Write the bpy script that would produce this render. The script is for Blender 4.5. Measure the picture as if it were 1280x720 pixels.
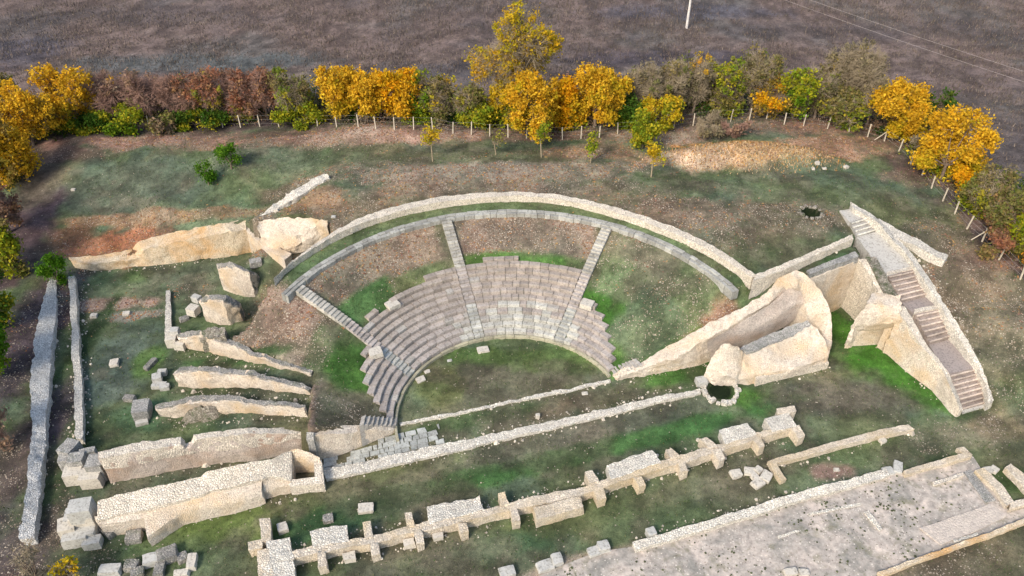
import bpy, bmesh, math, random
import numpy as np
from mathutils import Vector, noise as mn
R = math.radians
scene = bpy.context.scene
for o in list(bpy.data.objects): bpy.data.objects.remove(o)

# ------------------------------------------------------------------ camera, sky, sun
CAM_H, PITCH, FPX = 47.6, R(39), 1000.0
cam = bpy.data.cameras.new('camera'); camo = bpy.data.objects.new('camera', cam)
scene.collection.objects.link(camo)
camo.location = (0, 0, CAM_H); camo.rotation_euler = (R(90) - PITCH, 0, 0)
cam.sensor_width = 36; cam.lens = 36 * FPX / 1280; cam.clip_end = 8000; cam.clip_start = 0.5
scene.camera = camo
SUN_EL, SUN_AZ = 40, 214          # azimuth measured clockwise from +Y (the view direction)
w = bpy.data.worlds.new("World"); scene.world = w; w.use_nodes = True
nt = w.node_tree; bg = nt.nodes['Background']
sky = nt.nodes.new('ShaderNodeTexSky'); sky.sky_type = 'NISHITA'; sky.sun_disc = False
sky.sun_elevation = R(SUN_EL); sky.sun_rotation = R(SUN_AZ); sky.air_density = 1.2; sky.dust_density = 2.5
nt.links.new(sky.outputs[0], bg.inputs[0]); bg.inputs[1].default_value = 0.14
sl = bpy.data.lights.new('sun', 'SUN'); sl.energy = 2.1; sl.angle = R(14); sl.color = (1.0, 0.90, 0.76)
so = bpy.data.objects.new('sun', sl); scene.collection.objects.link(so)
sd = Vector((math.sin(R(SUN_AZ)) * math.cos(R(SUN_EL)), math.cos(R(SUN_AZ)) * math.cos(R(SUN_EL)), math.sin(R(SUN_EL))))
so.rotation_euler = sd.to_track_quat('Z', 'Y').to_euler(); so.location = (0, 0, 80)
vs = scene.view_settings; vs.view_transform = 'Standard'; vs.look = 'None'; vs.gamma = 1.0; vs.use_curve_mapping = False
vs.exposure = 0.78

# ------------------------------------------------------------------ geometry of the place
SP, CP = math.sin(PITCH), math.cos(PITCH)
CX, CY = 0.0, 42.7                # centre of the theatre

def un(px, py, z=0.0):
    """ground-plan position of a surveyed point, at height z"""
    u = (px - 640) / FPX; v = (py - 360) / FPX
    d = (u, CP - v * SP, -SP - v * CP); t = (z - CAM_H) / d[2]
    return Vector((t * d[0], t * d[1], z))

def zt(t, b, zg=0.0):
    """height of a vertical face between a foot point b (on zg) and an edge t"""
    B = un(b[0], b[1], zg); v = (t[1] - 360) / FPX
    return CAM_H + (-SP - v * CP) * B.y / (CP - v * SP)

def poly(pts): return np.array([un(*p)[:2] for p in pts])
def inside(P, X, Y):
    X = np.asarray(X, float); Y = np.asarray(Y, float); r = np.zeros(X.shape, bool); n = len(P)
    for i in range(n):
        x0, y0 = P[i]; x1, y1 = P[(i + 1) % n]
        c = (y0 > Y) != (y1 > Y)
        with np.errstate(divide='ignore', invalid='ignore'):
            xi = (x1 - x0) * (Y - y0) / (y1 - y0 + 1e-12) + x0
        r ^= c & (X < xi)
    return r
def sst(a, b, x):
    t = np.clip((x - a) / (b - a), 0, 1); return t * t * (3 - 2 * t)
rng = np.random.default_rng(7)
_tab = rng.random((256, 256))
def vn(x, y):
    x = np.asarray(x, float); y = np.asarray(y, float)
    xi = np.floor(x).astype(int); yi = np.floor(y).astype(int); fx = x - xi; fy = y - yi
    fx = fx * fx * (3 - 2 * fx); fy = fy * fy * (3 - 2 * fy)
    g = lambda a, b: _tab[a & 255, b & 255]
    return (g(xi, yi) * (1 - fx) + g(xi + 1, yi) * fx) * (1 - fy) + (g(xi, yi + 1) * (1 - fx) + g(xi + 1, yi + 1) * fx) * fy
def fbm(x, y, s=1.0, o=4, off=0.0):
    r = 0; a = 0.5; t = 0
    for i in range(o):
        r = r + a * vn(x / s + 17.3 * i + off, y / s - 9.1 * i + off * 1.7); t += a; a *= .55; s *= .5
    return r / t                                                     # 0..1
def polc(r, adeg, z=0.0): return Vector((CX + r * math.sin(R(adeg)), CY + r * math.cos(R(adeg)), z))

AX = -18.0
UPP = poly([(88,326.5,.95),(131,325.5,.95),(169,319,1.0),(175,308.5,1.9),(216,298,2.3),(259,290,2.7),(284,284,3.0),(305,278,2.9),(318,282,4.3),(327,275,5.1),(345,271,5.5),(372,269,5.8),(398,272,6.1),(410,273,6.2),(413,288,6.2)]
   + [(470,272,6.2),(537,255,6.2),(587,248,6.2),(640,244,6.2),(690,247,6.2),(740,257,6.2),(807,277,6.2),(873,306,6.2),(923,336,6.2),(941,347,6.2)]
   + [(1065,296,6.2),(1098,272,6.0),(1128,305,5.4),(1152,340,4.8),(1180,385,3.4),(1204,430,2.0),(1226,470,1.0),(1240,505,0.2),(1330,590,0)])
UPP = np.vstack([UPP, [(400, 10), (3000, 0), (3000, 3500), (-3000, 3500), (-3000, 100), (-60, 62)]])
MOUND = poly([(497,533,.4),(440,534,2.2),(384,534,3.6),(386,500,3.5),(393,465,2.75),(350,449,2.45),(317,438,2.1),(284,421,2.3),(285,405,3.6),(305,378,5.4),(330,358,5.7),(350,340,6.0)]
   + [(363,328,6.2),(410,299,6.2),(470,272,6.2),(537,255,6.2),(587,248,6.2),(640,244,6.2),(690,247,6.2),(740,257,6.2),(807,277,6.2),(873,306,6.2),(923,336,6.2),(941,347,6.2)]
   + [(1065,297,6.2),(1078,316,5.9),(1010,342,5.9),(978,347,5.7),(957,368,4.9),(930,385,4.3),(905,397,3.6),(880,409,3.1),(845,429,2.0),(822,442,1.5),(800,455,1.0),(767,471,.4)])
CTRL = np.array([list(un(a, b, z)) for a, b, z in [
 (60,200,3.2),(50,260,2.0),(88,322,.85),(130,321,.85),(160,312,.9),(150,295,1.3),(150,270,2.2),(185,300,1.7),(215,292,2.2),(200,250,3.2),(258,285,2.6),(285,278,2.9),(303,272,3.1),(270,262,3.3),(330,272,5.0),(370,272,5.8),(420,235,6.2),
 (300,200,4.6),(200,190,4.2),(100,180,3.8),(500,165,5.4),(500,230,6.3),(640,225,6.4),(800,235,6.4),(900,180,5.8),(640,160,5.3),(1000,260,6.3),(900,260,6.4),
 (1060,240,6.3),(1100,200,5.7),(1150,290,5.6),(1190,330,4.8),(1165,345,4.5),(1190,390,3.3),(1225,440,1.9),(1240,480,.9),(1250,540,.1),(1275,400,3.6),
 (1275,460,2.0),(1300,540,.4),(1230,270,5.0),(1270,330,4.6),(1100,100,4.6),(100,80,3.6),(640,60,4.4),(1200,60,4.2),(640,-100,4),(-100,60,3.4),(1400,60,4)]])
RAMP = poly([(205,380,0),(392,398,3),(396,535,3),(200,535,0)])

RLINE = np.array([list(un(*p)) for p in [(766,468,.45),(800,453,1.0),(822,440,1.5),(845,427,2.0),(880,407,3.1),(905,395,3.6),(930,383,4.3),(957,366,4.9),(976,345,5.8)]])
LLINE = np.array([list(un(*p)) for p in [(284,421,2.3),(317,438,2.1),(350,449,2.45),(393,465,2.75)]])
SHAFT = poly([(362,572,1.3),(395,571,1.3),(397,603,.8),(362,605,.8)])

def G(X, Y):
    """height of the ground"""
    X = np.atleast_1d(np.asarray(X, float)); Y = np.atleast_1d(np.asarray(Y, float))
    r = np.hypot(X - CX, Y - CY)
    # lower court and stage
    z = 0.06 * (fbm(X, Y, 5) - .5)
    lw = un(40, 480, 0); z = z + 1.1 * sst(lw.x + 1.0, lw.x - 4, X - (Y - lw.y) * -0.09) 
    lw2 = un(60, 345, 1.2); z = np.maximum(z, 1.2 * sst(5, 0, np.hypot(X - lw2.x + 2, Y - lw2.y)))
    a, b = un(225, 470, 0), un(393, 470, 3)
    z = np.where(inside(RAMP, X, Y), np.maximum(z, 2.4 * sst(a.x, b.x, X)), z)
    pf = un(352, 318, 2.3); z = np.maximum(z, 2.6 * sst(5.5, 1.5, np.hypot(X - pf.x, (Y - pf.y))))
    # terrace
    m = inside(UPP, X, Y)
    d2 = (X[..., None] - CTRL[:, 0]) ** 2 + (Y[..., None] - CTRL[:, 1]) ** 2 + 1.0
    wgt = 1 / d2 ** 1.6; u = (wgt * CTRL[:, 2]).sum(-1) / wgt.sum(-1)
    mb = un(935, 192, 6.5); e = ((X - mb.x) / 8.5) ** 2 + ((Y - mb.y) / 2.6) ** 2
    u = u + 1.3 * np.exp(-e * e) + 0.25 * (fbm(X, Y, 6, 4, 5.) - .5)
    bk = un(440, 165, 5.6); e = ((X - bk.x) / 14) ** 2 + ((Y - bk.y) / 2.) ** 2
    u = u + .6 * np.exp(-e)
    z = np.where(m, u, z)
    # cavea
    c = np.interp(r, [0, 8.99, 9.0, 15.3, 20.7, 21.2], [0, 0, .1, 3.55, 5.75, 5.8])
    ang = np.degrees(np.arctan2(X - CX, Y - CY))
    c = np.where((r > 21.5) & (ang < -66), 5.8 - (r - 21.5) * .5, c) + np.where(r > 15, .1, .03) * (fbm(X, Y, 2.5, 3, 9.) - .5)
    for LINE, fo in ((RLINE, 1.25), (LLINE, 2.6)):
     dl = np.full(X.shape, 1e9); lz = np.zeros(X.shape)
     for (A, B) in zip(LINE[:-1], LINE[1:]):
         d = B[:2] - A[:2]; t = np.clip(((X - A[0]) * d[0] + (Y - A[1]) * d[1]) / (d @ d), 0, 1); q = np.hypot(X - A[0] - t * d[0], Y - A[1] - t * d[1])
         lz = np.where(q < dl, A[2] + t * (B[2] - A[2]), lz); dl = np.minimum(dl, q)
     k = np.exp(-(dl / fo) ** 2); c = c + (lz + .02 - c) * k * (c > lz)
    z = np.where(inside(MOUND, X, Y) & (r > 9), c, z)
    for (px, py, zz, rad) in ((900, 489, 0, 1.15), (1014, 266, 6.2, .8)):
        w_ = un(px, py, zz); z = z - 1.5 * sst(rad, rad - .35, np.hypot(X - w_.x, Y - w_.y))
    z = np.where(inside(SHAFT, X, Y), -2.6, z)
    ps = un(940, 412, 1); e = ((X - ps.x) * .94 + (Y - ps.y) * .34) ; f_ = (-(X - ps.x) * .34 + (Y - ps.y) * .94)
    z = np.where(inside(MOUND, X, Y), z, np.maximum(z, 1.2 * sst(-7, 0, e) * sst(6, 4, e) * sst(-1.2, 0.2, f_) * sst(6, 5, f_)))
    return z
_gc = {}
def g1(x, y): return float(G(x, y)[0])
def on(px, py, dz=0.0):
    """point of the ground seen in the given survey direction"""
    z = 8.0; lo = None
    for i in range(90):
        p = un(px, py, z)
        if g1(p.x, p.y) >= z: break
        z -= 0.1
    return Vector((p.x, p.y, g1(p.x, p.y) + dz))

# ------------------------------------------------------------------ object helpers
COL = scene.collection
def tagit(o, label=None, cat=None, group=None, kind=None):
    if label: o['label'] = label
    if cat: o['category'] = cat
    if group: o['group'] = group
    if kind: o['kind'] = kind
    return o
def empty(name, loc, label, cat, group=None):
    o = bpy.data.objects.new(name, None); o.location = loc; COL.objects.link(o); o.empty_display_size = .3
    return tagit(o, label, cat, group)
def link(name, me, mat, parent=None):
    o = bpy.data.objects.new(name, me); COL.objects.link(o)
    if mat is not None: me.materials.append(mat)
    if parent is not None:
        o.parent = parent; o.location = -Vector(parent.location)
    return o
def mesh(name, V, F, smooth=False, cols=None):
    me = bpy.data.meshes.new(name); me.from_pydata([tuple(v) for v in V], [], F); me.update()
    if smooth: me.polygons.foreach_set('use_smooth', [True] * len(me.polygons))
    if cols is not None:
        at = me.color_attributes.new('Col', 'FLOAT_COLOR', 'POINT')
        c = np.ones((len(V), 4)); c[:, :3] = cols; at.data.foreach_set('color', c.ravel())
    return me
def recenter(o):
    """move a top-level mesh's origin to the foot of its geometry"""
    me = o.data; n = len(me.vertices); co = np.empty(n * 3); me.vertices.foreach_get('co', co); co = co.reshape(-1, 3)
    c = np.array([(co[:, 0].min() + co[:, 0].max()) / 2, (co[:, 1].min() + co[:, 1].max()) / 2, co[:, 2].min()])
    me.vertices.foreach_set('co', (co - c).ravel()); me.update(); o.location = tuple(c)
    return o

def ribbon(name, st, base, mat, parent=None, rough=.07, ds=.24, dsv=.32, smooth=False, batter=0.0, ev=None, seed=0):
    """masonry mass: a top surface through profiles of surveyed points, with faces down to base"""
    W = np.array([[list(un(*p)) for p in prof] for prof in st])          # N,K,3
    N, K, _ = W.shape
    mid = W.mean(1); L = [max(1, int(round(np.linalg.norm(mid[i + 1] - mid[i]) / ds))) for i in range(N - 1)]
    rows = []
    for i in range(N - 1):
        for k in range(L[i]): rows.append(W[i] + (W[i + 1] - W[i]) * k / L[i])
    rows.append(W[-1]); rows = np.array(rows)
    cs = [max(1, int(round(np.linalg.norm(W[:, k + 1] - W[:, k], axis=1).mean() / ds))) for k in range(K - 1)]
    out = []
    for row in rows:
        r = []
        for k in range(K - 1):
            for j in range(cs[k]): r.append(row[k] + (row[k + 1] - row[k]) * j / cs[k])
        r.append(row[-1]); out.append(r)
    T = np.array(out)                                                   # M,Q,3
    M, Q, _ = T.shape
    bs = base if callable(base) else (lambda x, y: base)
    B0 = np.array([bs(*p[:2]) for p in T[:, 0]]); B1 = np.array([bs(*p[:2]) for p in T[:, -1]])
    hmax = max((T[:, 0, 2] - B0).max(), (T[:, -1, 2] - B1).max(), .1); nv = max(1, int(round(hmax / dsv)))
    perp = T[:, 0] - T[:, -1]; perp[:, 2] = 0; perp /= (np.linalg.norm(perp, axis=1, keepdims=True) + 1e-9)
    back = []; front = []
    for j in range(nv, 0, -1):
        t = j / nv; p = T[:, 0].copy(); p[:, 2] += (B0 - p[:, 2]) * t; p += perp * batter * t; back.append(p)
    for j in range(1, nv + 1):
        t = j / nv; p = T[:, -1].copy(); p[:, 2] += (B1 - p[:, 2]) * t; p -= perp * batter * t; front.append(p)
    A = np.concatenate([np.stack(back, 1), T, np.stack(front, 1)], 1)   # M,S,3
    S = A.shape[1]; V = A.reshape(-1, 3).copy()
    if rough:
        for i, v in enumerate(V):
            n = mn.noise_vector(Vector(v) * 1.9 + Vector((seed, 0, 0))) * rough * 1.3 + mn.noise_vector(Vector(v) * .55) * rough * 1.5
            n = n + mn.noise_vector(Vector(v) * 5.3) * rough * .55
            edge = (i % S) in (nv, nv + Q - 1)
            if edge: n = n + mn.noise_vector(Vector(v) * 3.7) * rough * .9
            V[i] += (n.x, n.y, n.z)
    F = []
    for i in range(M - 1):
        for j in range(S - 1):
            a = i * S + j; F.append((a, a + 1, a + S + 1, a + S))
    F.append(tuple(range(S - 1, -1, -1))); F.append(tuple((M - 1) * S + j for j in range(S)))
    me = mesh(name, V, F, smooth)
    bm = bmesh.new(); bm.from_mesh(me)
    bmesh.ops.triangulate(bm, faces=[f for f in bm.faces if len(f.verts) > 4]); bmesh.ops.recalc_face_normals(bm, faces=bm.faces)
    for f_ in bm.faces: f_.smooth = True
    for e_ in bm.edges: e_.smooth = len(e_.link_faces) == 2 and e_.calc_face_angle(0) < .62
    bm.to_mesh(me); bm.free()
    return link(name, me, mat, parent)
def top_ribbon(name, st, base, mat, label, cat, group=None, **k):
    o = ribbon(name, st, base, mat, None, **k); recenter(o); return tagit(o, label, cat, group)
def W2(b, f, z, zf=None): return [(b[0], b[1], z), (f[0], f[1], z if zf is None else zf)]
def quad(name, q, z, base, mat, parent=None, **k):                       # q: back-left, back-right, front-right, front-left
    return ribbon(name, [[(*q[0], z), (*q[3], z)], [(*q[1], z), (*q[2], z)]], base, mat, parent, **k)

def block_bm(sx, sy, sz, seed, chip=.12, cuts=2, tilt=0):
    """a worn stone block: subdivided box with knocked corners"""
    bm = bmesh.new(); bmesh.ops.create_cube(bm, size=1.0)
    bmesh.ops.subdivide_edges(bm, edges=bm.edges, cuts=cuts, use_grid_fill=True)
    rr = random.Random(seed)
    cor = {(i, j, k): Vector((rr.uniform(-1, .35), rr.uniform(-1, .35), rr.uniform(-1, .2))) * chip * .75 for i in (-1, 1) for j in (-1, 1) for k in (-1, 1)}
    for v in bm.verts:
        c = v.co * 2; d = Vector()
        for (i, j, k), o in cor.items():
            w = (1 + i * c.x) * (1 + j * c.y) * (1 + k * c.z) / 8; d += Vector((o.x * i, o.y * j, o.z * k)) * w
        kk = abs(c.x) ** 8 + abs(c.y) ** 8 + abs(c.z) ** 8
        v.co = v.co * (1 - chip * .38 * max(0, kk - 1) / 2) + d * .5
        v.co += mn.noise_vector(v.co * 2.6 + Vector((seed * 3.1, seed * 1.7, 0))) * chip * .32
        v.co = Vector((v.co.x * sx, v.co.y * sy, (v.co.z + .5) * sz))
    return bm
def bm_mesh(name, bm, smooth=False):
    me = bpy.data.meshes.new(name); bm.to_mesh(me); bm.free()
    return me
BS = [100]
def stone(px, py, s, rot, label, mat=None, z0=None, name='stone_block', cat='stone block', group='loose stone blocks on the grass', chip=.2, tilt=(0, 0), cuts=3):
    BS[0] += 1
    me = bm_mesh(name, block_bm(s[0] * .72, s[1] * .72, s[2] * .8, BS[0], chip, cuts))
    o = link(name, me, mat or M['slab'])
    p = on(px, py) if z0 is None else un(px, py, z0)
    o.location = (p.x, p.y, p.z - .09); o.rotation_euler = (R(tilt[0]), R(tilt[1]), R(rot))
    return tagit(o, label, cat, group)
def part_block(px, py, z0, s, rot, parent, mat, name='ashlar_block', chip=.1, label=None):
    BS[0] += 1
    me = bm_mesh(name, block_bm(s[0] * .74, s[1] * .74, s[2] * .8, BS[0], chip * .8, 2)); o = link(name, me, mat, parent)
    p = un(px, py, z0); o.location = p - Vector(parent.location); o.rotation_euler = (0, 0, R(rot))
    if label: o['label'] = label
    return o

# ------------------------------------------------------------------ materials
M = {}
def newmat(name, rough=.95):
    m = bpy.data.materials.new(name); m.use_nodes = True; t = m.node_tree
    b = t.nodes['Principled BSDF']; b.inputs['Roughness'].default_value = rough
    b.inputs['Specular IOR Level'].default_value = .15
    return m, t, b
class N:
    def __init__(s, t): s.t = t
    def n(s, ty, **k):
        x = s.t.nodes.new(ty)
        for a, v in k.items(): setattr(x, a, v)
        return x
    def pos(s): return s.n('ShaderNodeNewGeometry').outputs['Position']
    def noise(s, vec, scale, detail=4, rough=.6, dist=0):
        x = s.n('ShaderNodeTexNoise'); x.inputs['Scale'].default_value = scale; x.inputs['Detail'].default_value = detail
        x.inputs['Roughness'].default_value = rough; x.inputs['Distortion'].default_value = dist
        s.t.links.new(vec, x.inputs['Vector']); return x.outputs[0]
    def vor(s, vec, scale, feature='F1', rnd=1.0):
        x = s.n('ShaderNodeTexVoronoi', feature=feature); x.inputs['Scale'].default_value = scale
        x.inputs['Randomness'].default_value = rnd; s.t.links.new(vec, x.inputs['Vector']); return x
    def ramp(s, f, stops):
        x = s.n('ShaderNodeValToRGB'); e = x.color_ramp.elements
        while len(e) < len(stops): e.new(.5)
        for i, (p, c) in enumerate(stops):
            e[i].position = p; e[i].color = (*c, 1) if not isinstance(c, (int, float)) else (c, c, c, 1)
        s.t.links.new(f, x.inputs[0]); return x.outputs[0]
    def mix(s, f, a, b, mode='MIX'):
        x = s.n('ShaderNodeMix', data_type='RGBA', blend_type=mode)
        for sock, v in ((x.inputs[0], f), (x.inputs[6], a), (x.inputs[7], b)):
            if isinstance(v, (int, float)): sock.default_value = v
            elif isinstance(v, tuple): sock.default_value = (*v, 1)
            else: s.t.links.new(v, sock)
        return x.outputs[2]
    def math(s, op, a, b=0.0):
        x = s.n('ShaderNodeMath', operation=op)
        for i, v in enumerate((a, b)):
            if isinstance(v, (int, float)): x.inputs[i].default_value = v
            else: s.t.links.new(v, x.inputs[i])
        return x.outputs[0]
    def bump(s, h, strength, dist):
        x = s.n('ShaderNodeBump'); x.inputs['Strength'].default_value = strength; x.inputs['Distance'].default_value = dist
        s.t.links.new(h, x.inputs['Height']); return x.outputs[0]

def rubble(name, light, mid, dark, cell=3.6, gap=.35, stain=.4, stainc=(.16, .15, .13), warm=None, moss=0.0, bump=.7, speck=.0):
    cell = cell * 1.5; gap = min(.85, gap * 1.1); bump = bump * 1.3
    m, t, b = newmat(name); q = N(t); p = q.pos()
    v = q.vor(p, cell); e = q.vor(p, cell, 'DISTANCE_TO_EDGE'); sep = q.n('ShaderNodeSeparateColor'); t.links.new(v.outputs['Color'], sep.inputs[0])
    c = q.ramp(sep.outputs[0], [(0, mid), (.45, light), (1, tuple(min(1, x * 1.08) for x in light))])
    n1 = q.noise(p, .55, 5, .65); n2 = q.noise(p, 3.0, 5, .7); n3 = q.noise(p, 11.0, 3, .7)
    c = q.mix(q.ramp(n2, [(.35, .45), (.62, 0.)]), c, mid)
    if warm: c = q.mix(q.ramp(q.noise(p, .35, 3, .5, .5), [(.45, 0.), (.68, .8)]), c, warm)
    c = q.mix(q.ramp(n1, [(.46, 0.), (.66, stain)]), c, stainc)
    g = q.ramp(e.outputs['Distance'], [(.02, gap), (.13, 0.)])
    g2 = q.math('MULTIPLY', g, q.ramp(n2, [(.35, .25), (.6, 1.)]))
    c = q.mix(g2, c, dark)
    c = q.mix(q.ramp(n3, [(.57, 0.), (.64, .6 + speck)]), c, dark); c = q.mix(q.ramp(q.noise(p, 7.0, 2, .5), [(.58, 0.), (.64, .45)]), c, mid)
    if moss: c = q.mix(q.ramp(q.noise(p, 1.4, 5, .7), [(.52, 0.), (.62, moss)]), c, (.055, .085, .028))
    t.links.new(c, b.inputs['Base Color'])
    h = q.math('ADD', q.math('MULTIPLY', q.ramp(e.outputs['Distance'], [(0, 0.), (.22, 1.)]), .6), q.math('MULTIPLY', n3, .5))
    t.links.new(q.bump(h, bump, .08), b.inputs['Normal']); M[name] = m; return m
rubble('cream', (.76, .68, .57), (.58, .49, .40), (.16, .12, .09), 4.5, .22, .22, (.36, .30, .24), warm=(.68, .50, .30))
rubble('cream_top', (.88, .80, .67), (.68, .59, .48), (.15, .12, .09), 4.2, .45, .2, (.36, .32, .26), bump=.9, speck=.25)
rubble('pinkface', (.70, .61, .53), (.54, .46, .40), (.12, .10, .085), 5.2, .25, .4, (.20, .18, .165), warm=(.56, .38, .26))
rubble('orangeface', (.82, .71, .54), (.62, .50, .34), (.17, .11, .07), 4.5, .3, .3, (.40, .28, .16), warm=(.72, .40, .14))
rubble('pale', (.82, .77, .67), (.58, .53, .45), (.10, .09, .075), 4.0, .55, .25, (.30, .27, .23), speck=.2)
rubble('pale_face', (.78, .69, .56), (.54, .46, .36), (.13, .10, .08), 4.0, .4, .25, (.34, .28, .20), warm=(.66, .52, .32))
rubble('grey', (.46, .43, .38), (.28, .27, .25), (.06, .06, .055), 4.4, .7, .5, (.12, .12, .12), moss=.35, speck=.3)
rubble('greywhite', (.80, .78, .73), (.52, .50, .46), (.10, .10, .10), 4.6, .7, .3, (.40, .40, .40), speck=.2)
rubble('bluegrey', (.52, .50, .46), (.32, .31, .29), (.08, .08, .08), 4.6, .6, .4, (.16, .17, .17), moss=.25, speck=.25)
rubble('stony', (.50, .45, .38), (.20, .17, .14), (.055, .055, .035), 4.6, .9, .55, (.08, .09, .05), moss=.7, speck=.4)
def slabmat(name, a, bcol, dark, moss=.3, attr=False, rough=.9):
    m, t, b = newmat(name, rough); q = N(t); p = q.pos()
    n1 = q.noise(p, 1.1, 5, .7); n2 = q.noise(p, 6.0, 5, .75)
    c = q.mix(n1, a, bcol)
    if attr:
        at = q.n('ShaderNodeAttribute', attribute_name='Col'); c = q.mix(1.0, at.outputs[0], q.ramp(n1, [(.3, (.72, .72, .72)), (.7, (1.2, 1.2, 1.2))]), 'MULTIPLY')
    c = q.mix(q.ramp(n2, [(.50, 0.), (.66, .7)]), c, dark)
    c = q.mix(q.ramp(q.noise(p, 2.2, 4, .7), [(.56, 0.), (.66, moss)]), c, (.075, .085, .045))
    t.links.new(c, b.inputs['Base Color']); t.links.new(q.bump(n2, .5, .05), b.inputs['Normal']); M[name] = m; return m
slabmat('slab', (.52, .51, .47), (.38, .37, .34), (.13, .12, .10), .2)
slabmat('slabpale', (.60, .56, .48), (.45, .41, .35), (.14, .12, .10), .15)
slabmat('seat', (.3, .3, .3), (.3, .3, .3), (.13, .11, .10), .3, attr=True)
slabmat('walk', (.3, .3, .3), (.3, .3, .3), (.12, .11, .10), .2, attr=True)
slabmat('brownstep', (.3, .3, .3), (.2, .2, .2), (.08, .06, .055), .05, attr=True)
slabmat('concrete', (.62, .55, .43), (.56, .48, .36), (.34, .28, .2), .0)

# ground
def groundmat():
    m, t, b = newmat('ground', 1.0); q = N(t); p = q.pos()
    at = q.n('ShaderNodeAttribute', attribute_name='Col').outputs[0]; sp = q.n('ShaderNodeAttribute', attribute_name='spk').outputs['Fac']
    n = q.noise(p, 2.6, 6, .75); n2 = q.noise(p, 14, 3, .75); n3 = q.noise(p, .5, 4, .6)
    c = q.mix(1.0, at, q.ramp(n, [(.25, (.52, .52, .52)), (.5, (1., 1., 1.)), (.78, (1.7, 1.62, 1.55))]), 'MULTIPLY')
    c = q.mix(1.0, c, q.ramp(n2, [(.25, (.55, .55, .55)), (.75, (1.5, 1.5, 1.5))]), 'MULTIPLY')
    c = q.mix(1.0, c, q.ramp(q.noise(p, .22, 6, .7, .6), [(.3, (.86, .85, .86)), (.7, (1.12, 1.12, 1.11))]), 'MULTIPLY')
    for scale, rad, col, k in ((6.0, .32, (.45, .38, .30), 1.0), (11.0, .33, (.30, .22, .155), .95), (4.2, .20, (.52, .46, .38), .25)):
        v = q.vor(p, scale); s = q.n('ShaderNodeSeparateColor'); t.links.new(v.outputs['Color'], s.inputs[0])
        near = q.math('LESS_THAN', v.outputs['Distance'], rad); hit = q.math('LESS_THAN', s.outputs[0], q.math('MULTIPLY', sp, k))
        f = q.math('MULTIPLY', near, hit); v2 = q.mix(s.outputs[1], col, tuple(x * .55 for x in col))
        c = q.mix(q.math('MULTIPLY', f, .85), c, v2)
    t.links.new(c, b.inputs['Base Color'])
    t.links.new(q.bump(q.math('ADD', n, q.math('MULTIPLY', n2, .6)), .8, .12), b.inputs['Normal']); M['ground'] = m
groundmat()
def leafmat():
    m = bpy.data.materials.new('leaf'); m.use_nodes = True; t = m.node_tree; t.nodes.clear(); q = N(t)
    at = q.n('ShaderNodeAttribute', attribute_name='Col').outputs[0]
    d = q.n('ShaderNodeBsdfDiffuse'); tr = q.n('ShaderNodeBsdfTranslucent'); mx = q.n('ShaderNodeMixShader'); o = q.n('ShaderNodeOutputMaterial')
    t.links.new(at, d.inputs[0]); t.links.new(at, tr.inputs[0]); mx.inputs[0].default_value = .35
    t.links.new(d.outputs[0], mx.inputs[1]); t.links.new(tr.outputs[0], mx.inputs[2]); t.links.new(mx.outputs[0], o.inputs[0]); M['leaf'] = m
leafmat()
def plain(name, col, rough=.9, var=.3):
    m, t, b = newmat(name, rough); q = N(t); n = q.noise(q.pos(), 5, 4, .7)
    c = q.mix(1.0, col, q.ramp(n, [(.3, (1 - var,) * 3), (.7, (1 + var,) * 3)]), 'MULTIPLY'); t.links.new(c, b.inputs['Base Color']); M[name] = m
plain('bark', (.17, .13, .10)); plain('palebark', (.27, .22, .15)); plain('rosebark', (.29, .18, .14)); plain('post', (.50, .44, .35)); plain('wire', (.30, .29, .28), .6); plain('polestone', (.62, .58, .54))
plain('cable', (.42, .37, .35), .6)
def attrmat(name, rough=.95):
    m, t, b = newmat(name, rough); q = N(t); at = q.n('ShaderNodeAttribute', attribute_name='Col').outputs[0]; t.links.new(at, b.inputs['Base Color']); M[name] = m
attrmat('chips')

# ------------------------------------------------------------------ terrain, one sheet
def axis(lo, hi, step, far, k=1.25):
    a = list(np.arange(lo, hi + 1e-6, step)); s = step
    while a[-1] < far: s *= k; a.append(a[-1] + s)
    s = step
    while a[0] > -far: s *= k; a.insert(0, a[0] - s)
    return np.array(a)
gx = axis(-47, 47, .26, 2500, 1.045); gy = axis(22, 98, .26, 2500, 1.04)
XX, YY = np.meshgrid(gx, gy); ZZ = G(XX.ravel(), YY.ravel()).reshape(XX.shape)
far = np.maximum(0, np.hypot(XX, YY - 60) - 120); ZZ = ZZ + far * .004 * (fbm(XX, YY, 140, 3) - .3)

def lerp(a, b, t): return a + (np.array(b) - a) * t[..., None]
n1 = fbm(XX, YY, 7, 5, 1.); n2 = fbm(XX, YY, 2.2, 4, 2.); n3 = fbm(XX, YY, .9, 3, 3.); n4 = fbm(XX, YY, 14, 4, 8.)
col = np.zeros(XX.shape + (3,)) + np.array((.060, .082, .038)); spk = np.full(XX.shape, .06)
GREEN, DULL, BROWN, LITTER, STRAW, DARK, TEAL = (.040, .088, .018), (.082, .105, .058), (.105, .088, .055), (.20, .125, .092), (.42, .22, .075), (.040, .034, .030), (.055, .078, .055)
col = lerp(col, DULL, sst(.42, .62, n1)); col = lerp(col, BROWN, sst(.5, .68, n4) * .6); col = lerp(col, TEAL, sst(.55, .7, fbm(XX, YY, 5, 4, 21.)) * .6)
fmask = np.zeros(XX.shape)
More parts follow.
